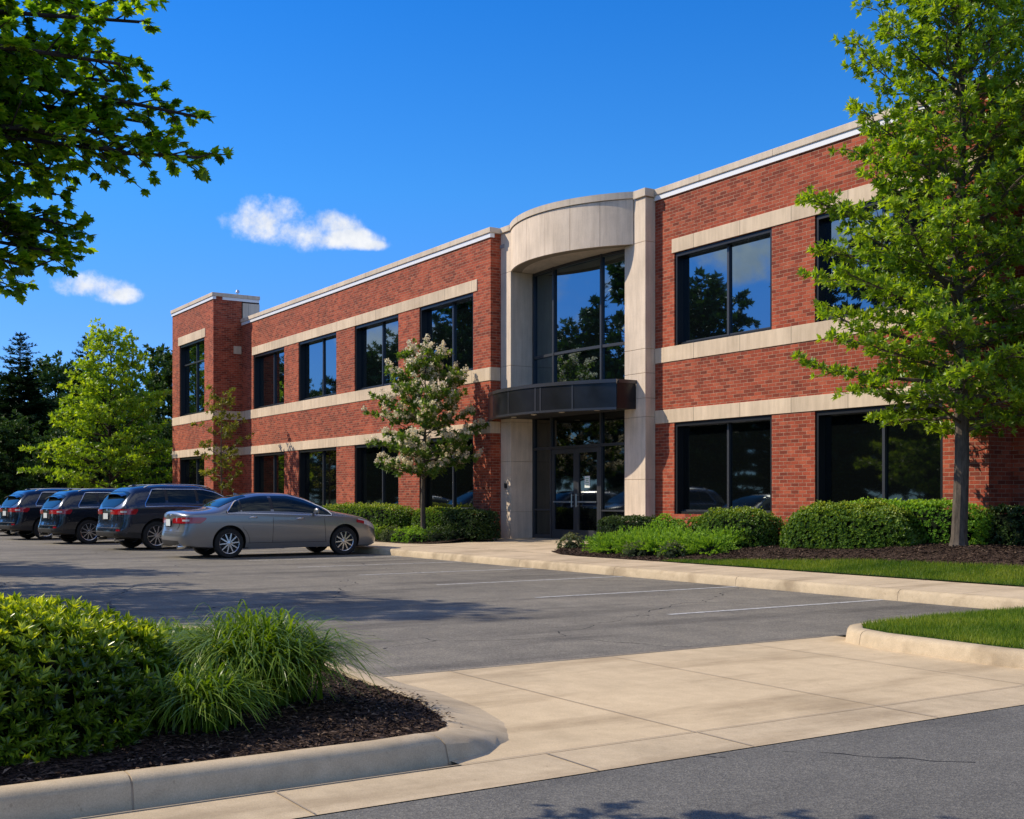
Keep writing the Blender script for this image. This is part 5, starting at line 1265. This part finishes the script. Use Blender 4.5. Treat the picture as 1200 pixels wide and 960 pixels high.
def small_plant(loc, R, h, seed, label, mat, name='low_shrub', group=None, leaf=.05, n=160):
    o = make_bush(name, label, 'shrub', loc, R, R, h, leaf, n, M[mat], p=2.1, W=.32, seed=seed, lobes=.12, rosn=6, sprout=.3, core=.6); 
    if group: o['group'] = group
    return o
small_plant((-21.45,15.35,.19), .28,.32, 51, 'small grey-green plant alone at the tip of the bed by the entrance walk', 'leaf_sage', leaf=.07)
small_plant((-18.25,14.60,.20), .24,.26, 52, 'small greyish plant before the front row of junipers, left of its twin', 'leaf_sage')
small_plant((-17.3,14.75,.22), .24,.26, 53, 'small greyish plant at the lawn end of the front row of junipers', 'leaf_sage')
lp = [(-30.6,14.55),(-29.9,14.5),(-29.2,14.6),(-28.5,14.5),(-27.9,14.55),(-27.25,14.55),(-26.8,14.9),(-31.3,14.5),(-26.75,15.4)]
ll = ['low mounded plant in the row by the saloon, second from its bumper','low mounded plant left of the flowering tree trunk, two along','low mounded plant just left of the flowering tree trunk','low mounded plant just right of the flowering tree trunk','bright low plant in front of the dark hedge, its left end','bright low plant in front of the dark hedge, its right end','low plant at the rounded tip of the left bed','low mounded plant nearest the saloon bumper','dark low plant tucked against the dark clipped hedge']
for i, ((x,y), lab) in enumerate(zip(lp, ll)):
    small_plant((x,y,bz(x,y)), .36,.34, 60+i, lab, ('leaf_hedge','leaf_juniper','leaf_hedge','leaf_sage','leaf_juniper','leaf_juniper','leaf_hedge_dark','leaf_hedge','leaf_hedge_dark')[i], group='low plants edging the left bed', leaf=.06, n=220)

# foreground island planting
def fg_shrub(loc, a, b, h, n, seed, label, leaf=.062):
    o = make_bush('evergreen_shrub', label, 'shrub', loc, a, b, h, leaf, n, M['leaf_shrub'], p=2.5, W=.30, seed=seed, lobes=.07, rosn=9, sprout=.45, core=.72, tone0=.30)
    return o
fg_shrub((-6.72,.72,.10), .98,1.28,.66, 6800, 71, 'big glossy evergreen shrub in the foreground bed at the lower left')
fg_shrub((-8.35,.10,.10), .9,1.1,.62, 2200, 72, 'evergreen shrub behind the big foreground one, mostly hidden by it')
def grass_clump(loc, R, h, n, seed, label):
    rn = np.random.default_rng(seed); V = []; F = []; T = []; K = 9
    for i in range(n):
        az = rn.uniform(0,2*math.pi); reach = R*rn.uniform(.22,1.0); hh = h*rn.uniform(.75,1.15)*(1.05-.35*reach/R); w = rn.uniform(.0050,.0100); droop = rn.uniform(.3,1.1)
        b = np.array([rn.normal(0,R*.14), rn.normal(0,R*.14), 0]); az2 = az+rn.normal(0,.35)
        n0 = len(V); tw = rn.normal(0,.5)
        for k in range(K):
            s = k/(K-1); ang = az+(az2-az)*s; x = reach*(s**1.35)
            z = hh*(1.9*s - (.9+droop*.75)*s**2.3) if s > 0 else 0; z = max(z, .01*s)
            c = b+np.array([math.cos(ang)*x, math.sin(ang)*x, z]); sd = np.array([-math.sin(ang+tw*s), math.cos(ang+tw*s), 0])*w*(1-s**2.5*.9)
            V.append(c-sd); V.append(c+sd)
        for k in range(K-1):
            a = n0+2*k; F.append((a,a+1,a+3)); F.append((a,a+3,a+2)); t = min(1,max(0,.28+.35*(k/K)+rn.normal(0,.16))); T += [t,t]
    me = bpy.data.meshes.new('ornamental_grass'); me.from_pydata([tuple(v) for v in V], [], F)
    a = me.attributes.new('rnd','FLOAT','FACE'); a.data.foreach_set('value', np.array(T, np.float32))
    me.polygons.foreach_set('use_smooth', [True]*len(F))
    o = link('ornamental_grass', me, M['leaf_grass']); o.location = loc
    return tag(o, label, 'grass clump', 'arching grass clumps in the foreground bed')
grass_clump((-6.72,2.50,.12), .78,.68, 2300, 81, 'larger arching ornamental grass clump at the right of the foreground bed')
grass_clump((-6.12,1.98,.12), .46,.42, 1100, 82, 'smaller lower grass clump between the big shrub and the larger clump')
grass_clump((-7.35,2.05,.12), .62,.58, 1100, 83, 'grass clump at the back of the foreground bed behind the other two')

# ---------------------------------------------------------------- sky, sun, camera
w = bpy.data.worlds.new('World'); scene.world = w; w.use_nodes = True; nt = w.node_tree; nt.nodes.clear()
SX, SY = -.69, -.724; EL = rad(39)
sun_dir = Vector((SX*math.cos(EL), SY*math.cos(EL), math.sin(EL)))
class WN(NT):
    def __init__(s): s.t = nt; s.n = nt.nodes; s.l = nt.links
q = WN()
sky = q.N('ShaderNodeTexSky', sky_type='NISHITA'); sky.sun_disc = False; sky.sun_elevation = EL; sky.sun_rotation = math.atan2(SX, SY); sky.altitude = 0; sky.air_density = 1.0; sky.dust_density = .15; sky.ozone_density = 2.5
hs = q.N('ShaderNodeHueSaturation', Hue=.506, Saturation=1.15, Value=1.0); q.L(sky.outputs[0], hs.inputs['Color'])
tc = q.N('ShaderNodeTexCoord').outputs['Generated']
def dirn(px, py):
    k = (px-600)/1380; return Vector((-S_+C_*k, C_+S_*k, (584-py)/1380)).normalized()
def mirror(v): return Vector((v.x, -v.y, v.z))
cl = []
cl += [(dirn(*p), a, b_) for p, a, b_ in (((316,256),.040,.021),((348,268),.056,.018),((392,279),.046,.011),((424,286),.024,.006),((108,336),.030,.013),((132,345),.024,.008))]
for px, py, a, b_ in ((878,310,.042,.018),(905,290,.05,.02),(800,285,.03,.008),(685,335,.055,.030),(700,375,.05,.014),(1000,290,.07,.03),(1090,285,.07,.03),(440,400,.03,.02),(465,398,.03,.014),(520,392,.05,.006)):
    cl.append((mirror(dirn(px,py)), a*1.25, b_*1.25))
for v, a, b_ in (((.35,-.75,.55),.42,.22),((.9,.15,.40),.50,.24),((.75,-.45,.30),.34,.14),((.55,.05,.95),.55,.40),((-.1,-.55,.95),.45,.32),((.2,.75,.75),.35,.16)):  # unseen bright clouds, added out of frame for neutral ambient light
    cl.append((Vector(v).normalized(), a, b_))
wn = q.N('ShaderNodeTexNoise', Scale=26.0, Detail=8.0, Roughness=.62); q.L(tc, wn.inputs['Vector'])
wn2 = q.N('ShaderNodeTexNoise', Scale=60.0, Detail=6.0, Roughness=.6); q.L(tc, wn2.inputs['Vector'])
acc = None; lit = None
def dot(v):
    d = q.N('ShaderNodeVectorMath', operation='DOT_PRODUCT'); q.L(tc, d.inputs[0]); d.inputs[1].default_value = tuple(v); return d.outputs['Value']
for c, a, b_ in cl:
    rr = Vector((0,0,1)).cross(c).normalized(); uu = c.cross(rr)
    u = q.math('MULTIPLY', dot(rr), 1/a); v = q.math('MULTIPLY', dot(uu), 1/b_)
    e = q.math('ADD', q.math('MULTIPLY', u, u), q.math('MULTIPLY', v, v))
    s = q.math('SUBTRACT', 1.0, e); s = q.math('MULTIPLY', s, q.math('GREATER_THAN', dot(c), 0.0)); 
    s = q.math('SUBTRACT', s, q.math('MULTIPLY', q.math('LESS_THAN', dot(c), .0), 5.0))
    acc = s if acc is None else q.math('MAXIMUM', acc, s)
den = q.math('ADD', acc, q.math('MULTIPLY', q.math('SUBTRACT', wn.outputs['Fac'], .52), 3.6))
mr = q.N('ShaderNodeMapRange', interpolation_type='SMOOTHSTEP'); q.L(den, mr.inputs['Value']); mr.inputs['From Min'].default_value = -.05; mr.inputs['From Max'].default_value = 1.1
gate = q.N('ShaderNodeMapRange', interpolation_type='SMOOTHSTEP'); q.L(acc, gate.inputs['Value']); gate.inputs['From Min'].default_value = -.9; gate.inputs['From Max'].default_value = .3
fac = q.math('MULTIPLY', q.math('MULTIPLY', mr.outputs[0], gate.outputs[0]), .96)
bg1 = q.N('ShaderNodeBackground', Strength=.14); sz = q.N('ShaderNodeSeparateXYZ'); q.L(tc, sz.inputs[0]); hz = q.math('MULTIPLY', q.math('POWER', q.math('SUBTRACT', 1.0, q.math('ABSOLUTE', sz.outputs[2])), 4.0), .42)
grad = q.ramp(sz.outputs[2], [(0,(.72,.74,.90)),(.14,(.60,.71,.90)),(.25,(.44,.82,.93)),(.39,(.24,.76,.94)),(.8,(.30,.66,.85))])
q.L(q.mix(1.0, q.mix(hz, q.mix(1.0, hs.outputs[0], (.62,1.0,1.42), 'MULTIPLY'), (1.7,3.9,7.0)), grad, 'MULTIPLY'), bg1.inputs['Color'])
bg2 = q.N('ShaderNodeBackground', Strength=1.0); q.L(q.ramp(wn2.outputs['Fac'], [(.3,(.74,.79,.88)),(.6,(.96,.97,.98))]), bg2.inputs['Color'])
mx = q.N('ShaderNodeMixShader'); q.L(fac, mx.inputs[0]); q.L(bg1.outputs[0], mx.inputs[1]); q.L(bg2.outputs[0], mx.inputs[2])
wo = q.N('ShaderNodeOutputWorld'); q.L(mx.outputs[0], wo.inputs['Surface'])

sl = bpy.data.lights.new('sun', 'SUN'); sl.energy = 5.0; sl.angle = rad(.53); sl.color = (1.0,.89,.72)
so = bpy.data.objects.new('sun', sl); COL.objects.link(so); so.rotation_euler = sun_dir.to_track_quat('Z','Y').to_euler(); so.location = (0,0,30)

cd = bpy.data.cameras.new('camera'); cam = bpy.data.objects.new('camera', cd); COL.objects.link(cam)
cam.location = (0,0,1.35); cam.rotation_euler = (rad(90), 0, math.atan2(S_, C_))
cd.sensor_width = 36; cd.lens = 36*1380/1200; cd.shift_y = 104/1200; cd.clip_start = .1; cd.clip_end = 3000
scene.camera = cam
scene.view_settings.view_transform = 'Standard'; scene.view_settings.look = 'None'; scene.view_settings.exposure = 0; scene.view_settings.gamma = 1
scene.cycles.max_bounces = 8; scene.cycles.use_denoising = True
